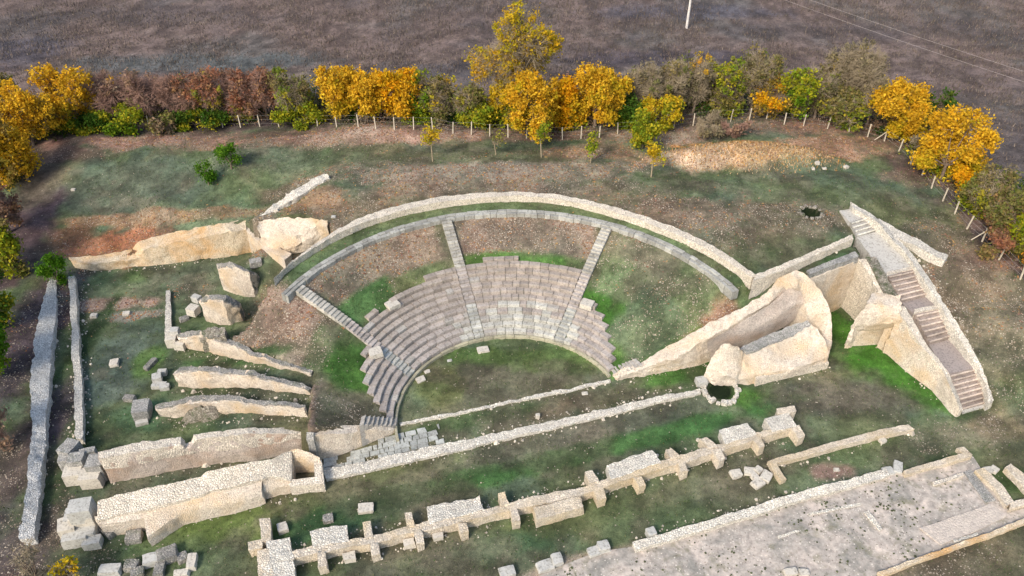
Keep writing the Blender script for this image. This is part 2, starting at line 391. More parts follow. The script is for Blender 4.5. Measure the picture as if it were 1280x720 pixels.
# field beyond the trees
fl = poly([(-300,120,4),(0,120,4),(100,135,4),(170,148,4.5),(640,152,5),(900,140,5),(980,146,5),(1060,154,5),(1120,172,5),(1165,222,5),(1215,290,5),(1290,360,4.4),(1700,600,3)])
fl = np.vstack([fl, [(2800, 40), (2800, 3000), (-2800, 3000), (-2800, 100)]])
fmask = inside(fl, XX, YY)
fc = np.zeros(XX.shape + (3,)) + np.array((.132, .098, .080)); fc = lerp(fc, (.095, .092, .080), sst(.45, .65, n4) * .7); fc = lerp(fc, (.15, .115, .092), sst(.5, .7, n2) * .5); fc = lerp(fc, (.075, .064, .060), sst(.5, .75, fbm(XX, YY, 9, 5, 31.)) * .7)
col[fmask] = fc[fmask]; spk[fmask] = .06
def patch(px, py, z, rx, ry, c, k=1.0, sp=None, rot=0, hard=.35, wob=.7):
    p = un(px, py, z); dx = XX - p.x; dy = YY - p.y; ca, sa = math.cos(R(rot)), math.sin(R(rot))
    e = np.sqrt(((dx * ca + dy * sa) / rx) ** 2 + ((-dx * sa + dy * ca) / ry) ** 2) + wob * (n2 - .5) * 1.4 + wob * (n3 - .5) * .8
    t = sst(1 + hard, 1 - hard, e) * k
    global col, spk
    if c is not None: col = lerp(col, c, t)
    if sp is not None: spk = spk * (1 - t) + sp * t
P = patch
# under the tree belt: dark humus and leaf litter
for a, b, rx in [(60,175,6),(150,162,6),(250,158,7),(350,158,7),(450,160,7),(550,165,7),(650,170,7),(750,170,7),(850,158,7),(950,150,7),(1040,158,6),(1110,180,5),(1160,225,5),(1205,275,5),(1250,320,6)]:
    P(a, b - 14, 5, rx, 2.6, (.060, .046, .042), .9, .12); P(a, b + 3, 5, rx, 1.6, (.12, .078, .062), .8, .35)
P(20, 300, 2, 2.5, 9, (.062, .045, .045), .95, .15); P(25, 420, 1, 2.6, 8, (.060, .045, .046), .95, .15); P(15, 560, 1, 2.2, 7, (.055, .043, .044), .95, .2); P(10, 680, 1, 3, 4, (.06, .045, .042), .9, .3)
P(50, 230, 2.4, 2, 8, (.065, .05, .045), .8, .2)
# terrace
P(190, 172, 4.2, 12, 1.2, (.20, .12, .095), .9, .5); P(330, 172, 5, 11, 1.3, (.18, .11, .085), .8, .5); P(480, 172, 5.5, 10, 1.5, (.19, .13, .10), .9, .7); P(430, 160, 5.6, 4, 1.3, (.24, .18, .15), .8, .9)
P(160, 225, 3.6, 9, 4, (.068, .088, .062), .85, .06); P(330, 190, 5, 6, 2.5, (.068, .085, .055), .6, .12)
P(150, 300, 1.7, 5.0, 2.0, (.20, .085, .045), 1, .35, 4, .2); P(90, 300, 1.4, 3, 2, (.15, .075, .045), .8, .3); P(160, 268, 2.6, 9, .8, (.20, .12, .07), .7, .5); P(250, 262, 3.4, 8, .9, (.18, .12, .07), .7, .5)
P(400, 250, 5.8, 3, 2.4, (.19, .12, .07), .7, .6); P(370, 225, 5.4, 4, 2, (.15, .10, .07), .6, .4); P(460, 215, 6, 8, 3, (.11, .10, .065), .7, .5)
P(560, 215, 6.3, 9, 2.4, (.19, .16, .125), .8, .9); P(700, 212, 6.3, 10, 2.0, (.19, .16, .125), .8, .9); P(640, 195, 5.8, 14, 1.2, (.10, .105, .055), .6, .3); P(620, 235, 6.4, 15, 1.3, (.15, .12, .09), .6, .6)
P(745, 190, 5.8, 6, 2, (.17, .11, .075), .7, .4); P(840, 170, 5.8, 5, 2.0, (.24, .16, .13), .8, .8)
P(935, 180, 6.3, 6.2, 1.3, (.52, .24, .06), 1, .3, 0, .3); P(925, 197, 6.3, 8, 2.0, (.40, .27, .15), .9, .8); P(870, 200, 6.3, 3, 2, (.38, .28, .2), .8, .8); P(1040, 180, 6, 5, 2.6, (.24, .14, .09), .9, .6); P(1000, 160, 5.5, 8, 2, (.14, .09, .07), .8, .3)
P(830, 232, 6.4, 7, 1.4, (.072, .085, .05), .8, .2); P(1020, 215, 6, 5, 2, (.072, .10, .062), .8, .15); P(960, 270, 6.3, 9, 3, (.10, .085, .058), .8, .4); P(850, 265, 6.4, 6, 2.5, (.12, .088, .062), .7, .4); P(1140, 270, 5.6, 5, 3.4, (.072, .085, .04), .8, .2)
P(1190, 350, 4.4, 4, 4, (.14, .11, .08), .8, .65); P(1240, 380, 3.6, 4, 4, (.10, .085, .055), .7, .5); P(1175, 300, 5.2, 3, 3, (.10, .085, .055), .7, .4); P(1250, 470, 1.4, 3.2, 3, (.075, .09, .04), .7, .3); P(1240, 430, 2.4, 3, 3, (.12, .10, .07), .7, .6)
# outside ring: brown just behind the wall
for a in range(-60, 60, 12):
    q0 = polc(24.5, a, 6.3); rx = 3.4
    e = np.sqrt(((XX - q0.x) / rx) ** 2 + ((YY - q0.y) / rx) ** 2) + .8 * (n2 - .5); t = sst(1.3, .6, e) * .5
    col = lerp(col, (.125, .092, .066), t); spk = spk * (1 - t) + .6 * t
# cavea
rr = np.hypot(XX - CX, YY - CY); an = np.degrees(np.arctan2(XX - CX, YY - CY)); cav = inside(MOUND, XX, YY) & (rr > 9)
t = cav * sst(20.3, 20.6, rr) * (rr < 23) ; col = lerp(col, (.075, .105, .045), t * .9); spk = spk * (1 - t) + .10 * t
def cav_zone(a0, a1, r0, r1, c, sp, k=1.0):
    global col, spk
    w_ = (n2 - .5) * 8
    t = cav * sst(a0 - 2, a0 + 2, an + w_) * sst(a1 + 2, a1 - 2, an + w_) * sst(r0 - .6, r0 + .6, rr + w_ * .12) * sst(r1 + .4, r1 - .2, rr) * k
    col = lerp(col, c, t); spk = spk * (1 - t) + sp * t
cav_zone(-62, -19, 15.0, 20.2, (.15, .118, .085), .75); cav_zone(-62, -42, 13, 16.8, (.048, .10, .030), .12); cav_zone(-42, -19, 13, 16.3, (.085, .105, .045), .3)
cav_zone(-17, 25, 15, 20.2, (.135, .105, .080), .7); cav_zone(-17, 25, 14, 16.4, (.055, .115, .024), .15)
cav_zone(27, 80, 10, 20.2, (.080, .108, .050), .28); cav_zone(27, 50, 17.5, 20.2, (.105, .10, .065), .5, .8); cav_zone(27, 70, 9, 14.0, (.042, .115, .016), .08); cav_zone(45, 76, 11, 16.5, (.062, .09, .048), .25); cav_zone(64, 74, 15, 20.6, (.17, .105, .072), .6)
cav_zone(-112, -64, 14.5, 25, (.135, .100, .078), .75); cav_zone(-86, -64, 9, 15.5, (.042, .105, .018), .1); cav_zone(-112, -90, 9, 14.5, (.085, .085, .055), .45); cav_zone(-88, -66, 15, 17, (.075, .095, .045), .3)
cav_zone(-112, -76, 17.5, 26, (.20, .16, .125), .95, .7)
P(1000, 330, 5.9, 7, .9, (.045, .085, .040), .9, .08, 18)
# orchestra and stage
P(640, 500, 0, 6.5, 4.5, (.085, .078, .052), .8, .15); P(545, 480, 0, 2.2, 2.4, (.085, .095, .028), .7, .12); P(700, 450, 0, 4.2, 1.6, (.062, .10, .025), .8, .1); P(600, 445, 0, 3, 1.0, (.055, .095, .022), .8, .1)
P(590, 525, 0, 6, .8, (.052, .085, .032), .8, .12, 17); P(760, 495, 0, 6, 1.2, (.10, .078, .05), .7, .2, 17); P(860, 462, 0, 4.5, 1.4, (.042, .11, .018), .9, .05, 17)
P(640, 560, 0, 9, 1.6, (.09, .085, .06), .7, .2, 17); P(800, 520, 0, 8, 1.5, (.075, .078, .056), .7, .15, 17); P(450, 605, 0, 7, 1.6, (.085, .105, .04), .7, .1, 17); P(1060, 425, 0, 3.2, 4, (.040, .115, .014), 1, .05)
P(950, 500, 0, 3, 1.4, (.046, .12, .016), .9, .06); P(1110, 450, 0, 3.5, 2.6, (.036, .12, .012), .95, .05, -30); P(1150, 490, 0, 3.5, 1.6, (.038, .12, .014), .95, .05, -40); P(1040, 500, 0, 6, 2, (.070, .072, .055), .9, .12); P(1120, 540, 0, 6, 2, (.065, .085, .038), .7, .12)
P(540, 610, 0, 10, 1.0, (.038, .08, .026), .85, .06, 17); P(800, 550, 0, 12, .9, (.034, .09, .024), .9, .06, 17); P(400, 660, 0, 6, 1.2, (.030, .070, .028), .9, .08, 17)  # dark green strips: the stage wall's shade painted into the grass behind it
P(700, 655, 0, 8, 1.2, (.065, .085, .035), .8, .12, 17); P(900, 600, 0, 6, 1.6, (.082, .085, .05), .8, .15, 17); P(640, 690, 0, 5, 1.4, (.04, .085, .04), .8, .1); P(560, 690, 0, 5, 1.6, (.09, .085, .055), .7, .15)
P(1060, 570, 0, 5, 1.2, (.058, .085, .035), .8, .12, 17); P(1040, 590, 0, 1.6, .8, (.15, .085, .075), .8, .3); P(1200, 545, 0, 4, 1.6, (.13, .12, .075), .7, .5); P(1250, 535, .1, 2.5, 1.2, (.17, .13, .08), .7, .5); P(1265, 600, 0, 2.5, 1.2, (.035, .07, .022), .9, .1)
P(280, 660, 0, 4.5, 1.6, (.075, .12, .028), .9, .1, 10); P(260, 700, 0, 6, 1.4, (.062, .085, .045), .8, .12); P(200, 690, 0, 4, 1.5, (.055, .085, .032), .7, .12)
# left court
P(150, 460, 0, 3.2, 5.0, (.055, .078, .062), .9, .06); P(140, 380, 0, 3.6, .9, (.22, .155, .125), .95, .75, 6); P(160, 395, 0, 3, .6, (.20, .18, .16), .7, .8, 6); P(130, 350, 0, 3, 1.0, (.050, .085, .045), .8, .08); P(185, 455, 0, 1.4, 2.0, (.055, .11, .022), .8, .05); P(180, 520, 0, 3, 1.5, (.040, .085, .042), .8, .06); P(175, 345, 0, 1.5, 1.2, (.06, .10, .03), .7, .1)
P(235, 352, .5, 2.2, 1.8, (.10, .085, .058), .8, .4); P(73, 480, 0, .9, 12, (.030, .052, .020), .95, .08, -3); P(70, 600, 0, 1.4, 5, (.028, .045, .020), .95, .12, -6); P(100, 700, 0, 3, 2, (.045, .055, .030), .8, .3); P(230, 412, .5, 1.4, 1.2, (.045, .07, .03), .8, .25)  # long dark strip right of the boundary wall is its shadow, painted in
P(270, 515, .8, 2.2, .8, (.085, .085, .05), .8, .6); P(300, 450, 1, 5, .5, (.028, .065, .020), .9, .15, -8); P(300, 485, 1, 6, .5, (.035, .05, .025), .9, .1, -4)  # narrow dark strips paint the shade in the gaps between radial walls
P(1180, 715, 0, 6, 2.2, (.085, .072, .050), .95, .3, 17); P(1260, 690, 0, 4, 2, (.075, .068, .042), .9, .2, 17)
P(1150, 130, 4.5, 9, 5, (.085, .080, .070), .5); P(560, 90, 4.5, 14, 3, (.060, .060, .062), .7, .05); P(250, 75, 4, 18, 3, (.072, .085, .080), .7, .05); P(820, 75, 4.5, 14, 2.5, (.055, .050, .060), .7, .05); P(30, 60, 4, 6, 6, (.055, .055, .066), .7, .05); P(1190, 200, 5, 3, 4, (.08, .07, .072), .6, .1); P(1200, 100, 4.5, 12, 4, (.13, .10, .085), .6, .1); P(860, 18, 4.2, 14, 3, (.085, .085, .10), .5)  # dark bands behind the tree row are tree shadow put into the field colour
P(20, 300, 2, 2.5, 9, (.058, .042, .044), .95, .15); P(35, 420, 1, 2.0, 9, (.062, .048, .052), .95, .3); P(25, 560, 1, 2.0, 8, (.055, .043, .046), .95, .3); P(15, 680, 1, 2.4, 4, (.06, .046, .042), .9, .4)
P(735, 706, 0, 4.2, .8, (.21, .155, .125), .9, .8, 14); P(1130, 612, 0, 2, .8, (.09, .1, .05), .6, .3)
P(600, 212, 6.3, 8, 1.6, (.17, .15, .12), .6, .95); P(330, 300, 3, 1.5, 2, (.12, .10, .08), .8, .9)
m1 = fbm(XX, YY, 1.7, 4, 51.); m2 = fbm(XX, YY, 4.5, 4, 57.); m3 = fbm(XX, YY, .7, 3, 63.)
gm = (~fmask) & (col[..., 1] > col[..., 0] * .8); col[gm] = lerp(col[gm], col[gm].mean(-1, keepdims=True) * np.array((1.08, 1.12, .8)), np.full(gm.sum(), .12))
col = col * (1.36 * (.72 + .56 * sst(.3, .7, m1)) * (.86 + .28 * sst(.35, .65, m3)))[..., None]
col[fmask] *= np.array((.74, .74, .80)); nf = ~fmask
col = np.where(nf[..., None], col * (1 + (m2 - .5)[..., None] * np.array((.6, .2, .2))), col); col = np.where(nf[..., None], lerp(col, col.mean(-1, keepdims=True) * np.array((1.15, 1.0, .72)), sst(.52, .70, fbm(XX, YY, 3.1, 4, 71.)) * .55), col)
spk = spk * np.clip(sst(.38, .62, fbm(XX, YY, 1.3, 3, 81.)) * 1.5 + .15, 0, 1.6) * np.where(spk < .2, .3, 1.1)
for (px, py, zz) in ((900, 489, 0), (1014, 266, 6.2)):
    w_ = un(px, py, zz); t = sst(1.3, .8, np.hypot(XX - w_.x, YY - w_.y)); col = lerp(col, (.010, .018, .007), t); spk = spk * (1 - t)  # shade inside both ring hollows is painted into the ground colour
nv = XX.size; V = np.stack([XX.ravel(), YY.ravel(), ZZ.ravel()], 1); ny, nx = XX.shape
me = bpy.data.meshes.new('ground'); me.vertices.add(nv); me.vertices.foreach_set('co', V.ravel())
idx = np.arange(nv).reshape(ny, nx); f = np.stack([idx[:-1, :-1], idx[:-1, 1:], idx[1:, 1:], idx[1:, :-1]], -1).reshape(-1, 4)
me.loops.add(f.size); me.loops.foreach_set('vertex_index', f.ravel()); me.polygons.add(len(f)); me.polygons.foreach_set('loop_start', np.arange(0, f.size, 4)); me.polygons.foreach_set('use_smooth', np.ones(len(f), bool)); me.update(calc_edges=True)
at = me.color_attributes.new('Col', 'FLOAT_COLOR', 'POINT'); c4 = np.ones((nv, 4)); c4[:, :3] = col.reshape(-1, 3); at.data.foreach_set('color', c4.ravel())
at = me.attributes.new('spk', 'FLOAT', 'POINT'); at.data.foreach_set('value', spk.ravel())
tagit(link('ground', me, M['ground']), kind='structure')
def att_at(x, y, A):
    i = np.clip(np.searchsorted(gy, y), 0, ny - 1); j = np.clip(np.searchsorted(gx, x), 0, nx - 1); return A[i, j]
# ------------------------------------------------------------------ seating, aisles, ring walk
def arc_boxes(r0, r1, a0, a1, z0, z1, blen, seed, colf, gap=.04, jz=.032, jr=.04, lip=0):
    """curved course of separate stone blocks: vertices, faces, colours"""
    rr_ = random.Random(seed); V = []; F = []; C = []
    a = a0
    while a < a1 - .2:
        L = math.degrees(blen * rr_.uniform(.7, 1.35) / ((r0 + r1) / 2)); b = min(a1, a + L)
        if a1 - b < L * .35: b = a1
        ga = math.degrees(gap / r0) / 2; dz = rr_.uniform(-jz, jz); d0 = rr_.uniform(-jr, jr); d1 = rr_.uniform(-jr, 0) * .5
        n = max(1, int((b - a) / 3)); c = colf(rr_, (a + b) / 2, (r0 + r1) / 2); base = len(V)
        for i in range(n + 1):
            t = a + ga + (b - a - 2 * ga) * i / n
            e = .02 if rr_.random() < .3 else 0
            for (r, z) in ((r0 + d0, z0), (r0 + d0, z1 + dz - .03), (r0 + d0 + .03, z1 + dz), (r1 + d1, z1 + dz + .01 - e), (r1 + d1, z0)):
                V.append(polc(r, t, z)); C.append(c)
        for i in range(n):
            for j in range(5):
                p = base + i * 5 + j; q = base + i * 5 + (j + 1) % 5; F.append((p, q, q + 5, p + 5))
        F.append(tuple(base + j for j in (4, 3, 2, 1, 0))); F.append(tuple(base + n * 5 + j for j in range(5)))
        a = b
    return V, F, C
def arc_part(name, mat, parent, *a, **k):
    V, F, C = arc_boxes(*a, **k); me = mesh(name, V, F, cols=np.array(C))
    bm = bmesh.new(); bm.from_mesh(me); bmesh.ops.recalc_face_normals(bm, faces=bm.faces); bm.to_mesh(me); bm.free()
    return link(name, me, mat, parent)
def seatcol(r_, a, r):
    k = r_.uniform(.86, 1.12); pink = np.array((.385, .345, .315)); pale = np.array((.50, .49, .44)); c = pink
    if (-26 + r_.uniform(-5, 3) < a < 31 + r_.uniform(-4, 4) and r < 11.2) or (-12 < a < 26 and r < 11.9 and r_.random() < .75): c = pale * .92
    else:
        t_ = min(1, max(0, (r - 10.5) / 4)); c = c * (1 - t_) + np.array((.37, .32, .275)) * t_
    if r_.random() < .06: c = pink * .5 + pale * .4
    if r < 9.6 : c = c * 1.02
    if r_.random() < .08: k *= .86
    return tuple(c * k)
A1, A2, A3 = -63.0, -17.8, 26.0
DR, DZ, R0 = .556, .311, 9.28
seating = empty('seating_tiers', polc(R0, AX), 'curved tiers of pinkish grey stone seats rising round the grass orchestra', 'seating')
Lend = [-95, -91.5, -88, -85, -81, -76, -70] + [None] * 4
Rend = [60.5, 57.5, 53.5, 48, 44, 40, 35] + [None] * 4
for k in range(11):
    r0 = R0 + DR * k; z1 = .32 + DZ * (k + 1)
    h = math.degrees(.475 / (r0 + .3)); segs = [(A2 + h, A3 - h)]
    s0 = A1 + h
    if k < 9: segs.append((s0, A2 - h))
    elif k == 9: segs += [(-57, -52), (-46, A2 - h)]
    else: segs += [(-31, A2 - h)]
    if Lend[k]: segs.append((Lend[k], A1 - h))
    if Rend[k]: segs.append((A3 + h, Rend[k]))
    for (a0, a1) in segs:
        arc_part('seat_row', M['seat'], seating, r0, r0 + DR - .015, a0, a1, -.2, z1, .85, int(k * 31 + a0 * 7) , seatcol)
arc_part('seat_row', M['seat'], seating, R0 + DR * 11, R0 + DR * 11 + .45, A2 + 8, 2.2, 1.2, .32 + DZ * 12 - .08, .8, 77, seatcol)
kc = lambda r_, a, r: tuple(np.array((.36, .335, .24)) * r_.uniform(.85, 1.2))
o = arc_part('orchestra_kerb', M['walk'], None, 8.98, 9.2, -107, 63, -.2, .34, 1.1, 5, kc, jr=.0); recenter(o)
tagit(o, 'thin pale stone kerb curving between lowest seat row and orchestra grass', 'kerb')
def radial_stair(a, r0, r1, zf, wid, label, dr=.34, cf=None, group='radial stairs between the seat wedges', name='stairway'):
    e = empty(name, polc(r0, a, zf(r0)), label, 'stairs', group)
    n = int(round((r1 - r0) / dr)); rr_ = random.Random(int(a * 10))
    for i in range(n):
        r = r0 + (r1 - r0) * i / n; rn = r0 + (r1 - r0) * (i + 1) / n; z = zf(rn); w_ = math.degrees(wid / 2 / ((r + rn) / 2))
        V, F, C = arc_boxes(r, rn - .01, a - w_, a + w_, z - 1.2, z, wid * (1.4 if rr_.random() < .6 else .6), i + int(a), cf or (lambda q, aa, r_: tuple(np.array((.42, .40, .35)) * q.uniform(.75, 1.2))), jz=.01, jr=.01)
        me = mesh('step', V, F, cols=np.array(C)); bm = bmesh.new(); bm.from_mesh(me); bmesh.ops.recalc_face_normals(bm, faces=bm.faces); bm.to_mesh(me); bm.free()
        link('step', me, M['walk'], e)
    return e
zseat = lambda r: .36 + (r - R0) * DZ / DR
zup = lambda r: float(np.interp(r, [15.0, 20.2], [3.62, 5.85]))
pinkc = lambda q, aa, r_: tuple((np.array((.385, .345, .315)) if r_ > 11.9 else np.array((.42, .42, .385))) * q.uniform(.75, 1.2))
for a, nm in ((A1, 'left'), (A2, 'middle'), (A3, 'right')):
    radial_stair(a, R0, R0 + DR * 10.6, zseat, .92, {'left': 'lower stair with worn pale treads cutting through the seat rows at their left end', 'middle': 'pinkish narrow stair running down the middle of the seat rows', 'right': 'lower stair cutting through the seat rows near their right end'}[nm], cf=pinkc)
    radial_stair(a, R0 + DR * 10.6, 19.9, zup, .95, {'left': 'long stone stair from ring walk down the left grass wedge edge', 'middle': 'short slab stair between two leaf-strewn wedges above the seats', 'right': 'upper slab stair beside the bright green right wedge'}[nm])
V = [polc(r, A1 - 3.0 + dd, z) for (r, z) in ((12.2, 2.35), (20.1, 6.0)) for dd in (0,)]
e = empty('ring_walk', polc(20.7, AX, 5.8), 'curved walkway of grey slabs round the top of the grass wedges', 'walkway')
wc = lambda q, a, r: tuple(np.array((.36, .355, .32)) * q.uniform(.7, 1.2))
arc_part('slab_course', M['walk'], e, 19.92, 20.24, -67, 65.5, 5.0, 5.84, .75, 11, wc)
arc_part('slab_course', M['walk'], e, 20.26, 20.62, -67, 65.5, 5.0, 5.88, .9, 12, wc)
for (a, r, rot, lab) in ((-46.3, 14.2, 40, 'pale square slab at the outer left edge of the seat rows'), (-66.5, 12.2, 25, 'pale square slab left of the long left stair foot'), (31.5, 12.6, -25, 'pale square slab right of the seat rows on bright grass')):
    p = polc(r, a, 0); BS[0] += 1
    o = link('stone_slab', bm_mesh('stone_slab', block_bm(1.1, .95, .5, BS[0], .06)), M['slabpale']); o.location = (p.x, p.y, g1(p.x, p.y) - .02 if r > 14 else zseat(r) + .0); o.rotation_euler = (0, 0, R(rot)); tagit(o, lab, 'stone slab', 'square slabs beside the seats')

# end steps of the seating against both stage side walls
def linear_steps(name, L, Rr, n, mat, label, base=-.2, colr=(.40, .37, .33), parent=None, cat='stairs', group=None):
    """steps between a left rail and a right rail, each (start, end) as surveyed points with z"""
    L0, L1 = un(*L[0]), un(*L[1]); R0_, R1_ = un(*Rr[0]), un(*Rr[1])
    e = parent or empty(name, L0, label, cat, group)
    for i in range(n):
        t0, t1 = i / n, (i + 1) / n
        q = [L0.lerp(L1, t0), R0_.lerp(R1_, t0), R0_.lerp(R1_, t1), L0.lerp(L1, t1)]; z = L0.z + (L1.z - L0.z) * t0
        bm = bmesh.new(); K = 6; rowv = []
        rr_ = random.Random(i * 7 + int(L0.x * 10))
        for (A, B, zz) in ((q[0], q[1], base), (q[0], q[1], z), (q[3], q[2], z), (q[3], q[2], base)):
            rowv.append([bm.verts.new((A.lerp(B, j / K).x + rr_.uniform(-.03, .03), A.lerp(B, j / K).y + rr_.uniform(-.03, .03), zz + (rr_.uniform(-.03, .01) if zz == z else 0))) for j in range(K + 1)])
        for r_ in range(3):
            for j in range(K): bm.faces.new((rowv[r_][j], rowv[r_][j + 1], rowv[r_ + 1][j + 1], rowv[r_ + 1][j]))
        nf = len(bm.verts)
        if parent:
            o2 = (q[3] - q[0]).normalized(); pr = []
            for (da, zz) in ((-.09, z + .02), (.03, z + .02), (.03, z - .05), (-.09, z - .05)):
                pr.append([bm.verts.new((q[3] + o2 * da).lerp(q[2] + o2 * da, j / 6) .to_tuple()[:2] + (zz + rr_.uniform(-.01, .01),)) for j in range(7)])
            for a_ in range(4):
                for j in range(6): bm.faces.new((pr[a_][j], pr[a_][j + 1], pr[(a_ + 1) % 4][j + 1], pr[(a_ + 1) % 4][j]))
        bm.faces.new([rowv[r_][0] for r_ in range(4)]); bm.faces.new([rowv[r_][K] for r_ in (3, 2, 1, 0)])
        bmesh.ops.recalc_face_normals(bm, faces=bm.faces)
        me = bpy.data.meshes.new('step'); bm.to_mesh(me); bm.free()
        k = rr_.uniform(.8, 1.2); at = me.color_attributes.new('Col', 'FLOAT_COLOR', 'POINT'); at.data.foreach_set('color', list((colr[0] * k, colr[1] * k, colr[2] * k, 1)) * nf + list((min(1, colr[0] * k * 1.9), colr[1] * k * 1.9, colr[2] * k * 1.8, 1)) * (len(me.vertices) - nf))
        link('step', me, mat, e)
    return e
linear_steps('end_steps', [(452, 521, 2.35), (497, 524, .35)], [(449, 534, 2.2), (495, 534, .3)], 8, M['walk'], 'small steps ending the seats beside the left stage wall', group=None)
linear_steps('end_steps', [(795, 448, 1.15), (763, 461, .4)], [(803, 457, 1.1), (769, 471, .35)], 7, M['walk'], 'small steps ending the seats beside the right stage wall')

# ------------------------------------------------------------------ outer ring wall
ring = empty('ring_wall', polc(22, AX, 5.8), 'long pale rubble wall curving round the whole theatre', 'wall')
RW = [(343,352),(363,333),(410,303),(470,276.7),(536.7,260),(586.7,252.7),(636.7,249.3),(690,251.7),(740,261.7),(806.7,281.7),(873,310),(923,340),(940,351.5)]
RB = [(352,335),(372,318),(413,290),(466,264),(533,246.5),(585,240),(637,237.5),(693,240.5),(745,250.5),(813,270.5),(880,299),(930,330.5),(945,343)]
def dens(A, n=3):
    out = []
    A = np.array(A, float)
    for i in range(len(A) - 1):
        p0 = A[max(0, i - 1)]; p1 = A[i]; p2 = A[i + 1]; p3 = A[min(len(A) - 1, i + 2)]
        for k in range(n):
            t = k / n; out.append(.5 * ((2 * p1) + (-p0 + p2) * t + (2 * p0 - 5 * p1 + 4 * p2 - p3) * t * t + (-p0 + 3 * p1 - 3 * p2 + p3) * t ** 3))
    out.append(A[-1]); return [tuple(x) for x in out]
RWd, RBd = dens(RW), dens(RB)
st = []
for i, (b, f_) in enumerate(zip(RBd, RWd)):
    zf = 6.5; st.append([(b[0], b[1] + 2.2, zf), (f_[0], f_[1] - 4.2, zf - .05)])
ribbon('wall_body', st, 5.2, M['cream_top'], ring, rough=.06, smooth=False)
ribbon('wall_return', [W2((945,343),(941,352),6.8,6.7), W2((1003,320),(1002,327),6.7,6.6), W2((1066,293),(1066,299),6.6,6.5)], 4.8, M['cream_top'], ring, rough=.06)

# short wall on the slope above left
top_ribbon('low_rubble_wall', [W2((321,272),(331,276),4.9,4.7), W2((341,256),(352,258),5.3,5.2), W2((372,236),(383,240),5.9,5.8), W2((405,216),(413,221),6.3,6.2)], 4.0, M['pale'], 'crumbled low wall running diagonally up the stony slope', 'wall', rough=.12)

# terrace retaining wall, with the wing wall
tw = empty('retaining_wall', un(200, 330, 0), 'orange-toned rubble retaining wall below the brown leaf bank', 'wall')
def face_st(back, ft, fb, zg=0, dback=None):
    z = zt(ft, fb, zg); return [(back[0], back[1], z + (dback or 0)), (ft[0], ft[1], z)]
st = [face_st((86,321),(92,330),(95,340),0,.12), face_st((127,319),(131,328),(133,338),0,.12), face_st((166,312),(172,323),(178,333),0,.12),
      face_st((172,302),(178,313),(182,333),0), face_st((217,291),(214,304),(215,328),0,.12), face_st((258,283),(259,295),(262,323),0,.12), face_st((283,278),(288,289),(290,317),.3,.2), face_st((307,273),(307,287),(308,311),.4,.3)]
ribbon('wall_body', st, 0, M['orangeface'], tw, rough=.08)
st = [face_st((309,279),(307,288),(308,311),.4), face_st((328,299),(324,304),(327,327),.8), face_st((350,310),(343,317),(342,334),1.8), face_st((363,318),(355,325),(353,339),2.4)]
ribbon('wing_wall', st, 0, M['cream'], tw, rough=.08)
# buried chamber beside the ring wall: rounded back wall in its pit
pc = empty('chamber_wall', un(350, 290, 3), 'pale hollowed chamber wall sunk beside the ring wall, orange stained', 'wall')
ribbon('wall_body', [[(322,285,4.9),(330,300,3.7)], [(326,277,5.2),(342,308,3.4)], [(345,273,5.6),(362,312,3.3)], [(372,271,5.8),(378,305,3.6)], [(398,274,6.1),(398,290,4.6)], [(408,274,6.2),(410,280,5.6)]], 2.6, M['cream'], pc, rough=.14)

# ------------------------------------------------------------------ left radial walls
def face_wall(name, rows, mat, label, zg=0, parent=None, base=0, cap=M['grey'], crest=None, rough=.1, group=None, blocks=(), batter=0):
    """rows: back, crest/front-top, foot ; builds a top of grey rubble and a paler face mass"""
    e = parent or empty(name, un(rows[0][2][0], rows[0][2][1], 0), label, 'wall', group)
    st = []
    for i, r in enumerate(rows):
        z = zt(r[1], r[2], zg if not callable(zg) else zg(i)); st.append([(r[0][0], r[0][1], z - .05), (r[1][0], r[1][1], z)])
    ribbon('wall_body', st, base, mat, e, rough=rough, batter=batter)
    if cap is not None:
        # ragged broken top, a thin crust lying on the body
        st2 = [[(a[0][0] - .3, a[0][1] - .6, a[0][2] + .07), (a[0][0] * .25 + a[1][0] * .75, a[0][1] * .25 + a[1][1] * .75 - .4, a[1][2] + .07)] for a in st]
        ribbon('broken_top', st2, lambda x, y: 0.0, cap, e, rough=rough * .9, seed=3)
    return e
GRP = 'radial walls fanning out behind the seats'
face_wall('radial_wall', [((270,330),(272,337),(277,356)), ((290,328),(297,335),(300,367)), ((311,338),(312,341),(314,369)), ((330,347),(327,349),(326,356))], M['cream'], 'short thick radial wall stub nearest the retaining wall', .6, group=GRP, batter=.05)
e = face_wall('radial_wall', [((249,375),(251,381),(256,396)), ((262,369),(265,376),(270,401)), ((283,369),(280,377),(284,404)), ((301,377),(298,384),(294,398))], M['cream'], 'short radial wall stub with squared blocks at its left end, second from top', .5, group=GRP, batter=.05)
part_block(243, 392, .4, (1.3, 1.2, 1.0), -20, e, M['slabpale']); part_block(247, 377, .9, (1.1, .8, .8), -25, e, M['slab'])
e = face_wall('radial_wall', [((221,417),(224,424),(226,435)), ((250,414),(252,421),(254,440)), ((283,423),(280,430),(284,446)), ((317,439),(314,444),(316,455)), ((350,450),(347,455),(348,463)), ((392,464),(389,468),(390,472))], M['cream'], 'long radial wall holding up the stony slope, third from top', lambda i: [0,.1,.5,1.1,1.7,2.3][i], group=GRP)
part_block(217, 432, 0, (1.2, 1.0, 1.3), 5, e, M['slabpale']); part_block(222, 424, .2, (1.0, .9, 1.5), 5, e, M['slab']); part_block(226, 436, 0, (1.3, .7, .9), -8, e, M['slabpale'])
ribbon('dark_rubble', [[(243,416,1.6),(250,424,1.7)], [(262,408,2.2),(262,420,2.2)], [(281,407,2.6),(281,419,2.6)]], 0, M['stony'], e, rough=.15)
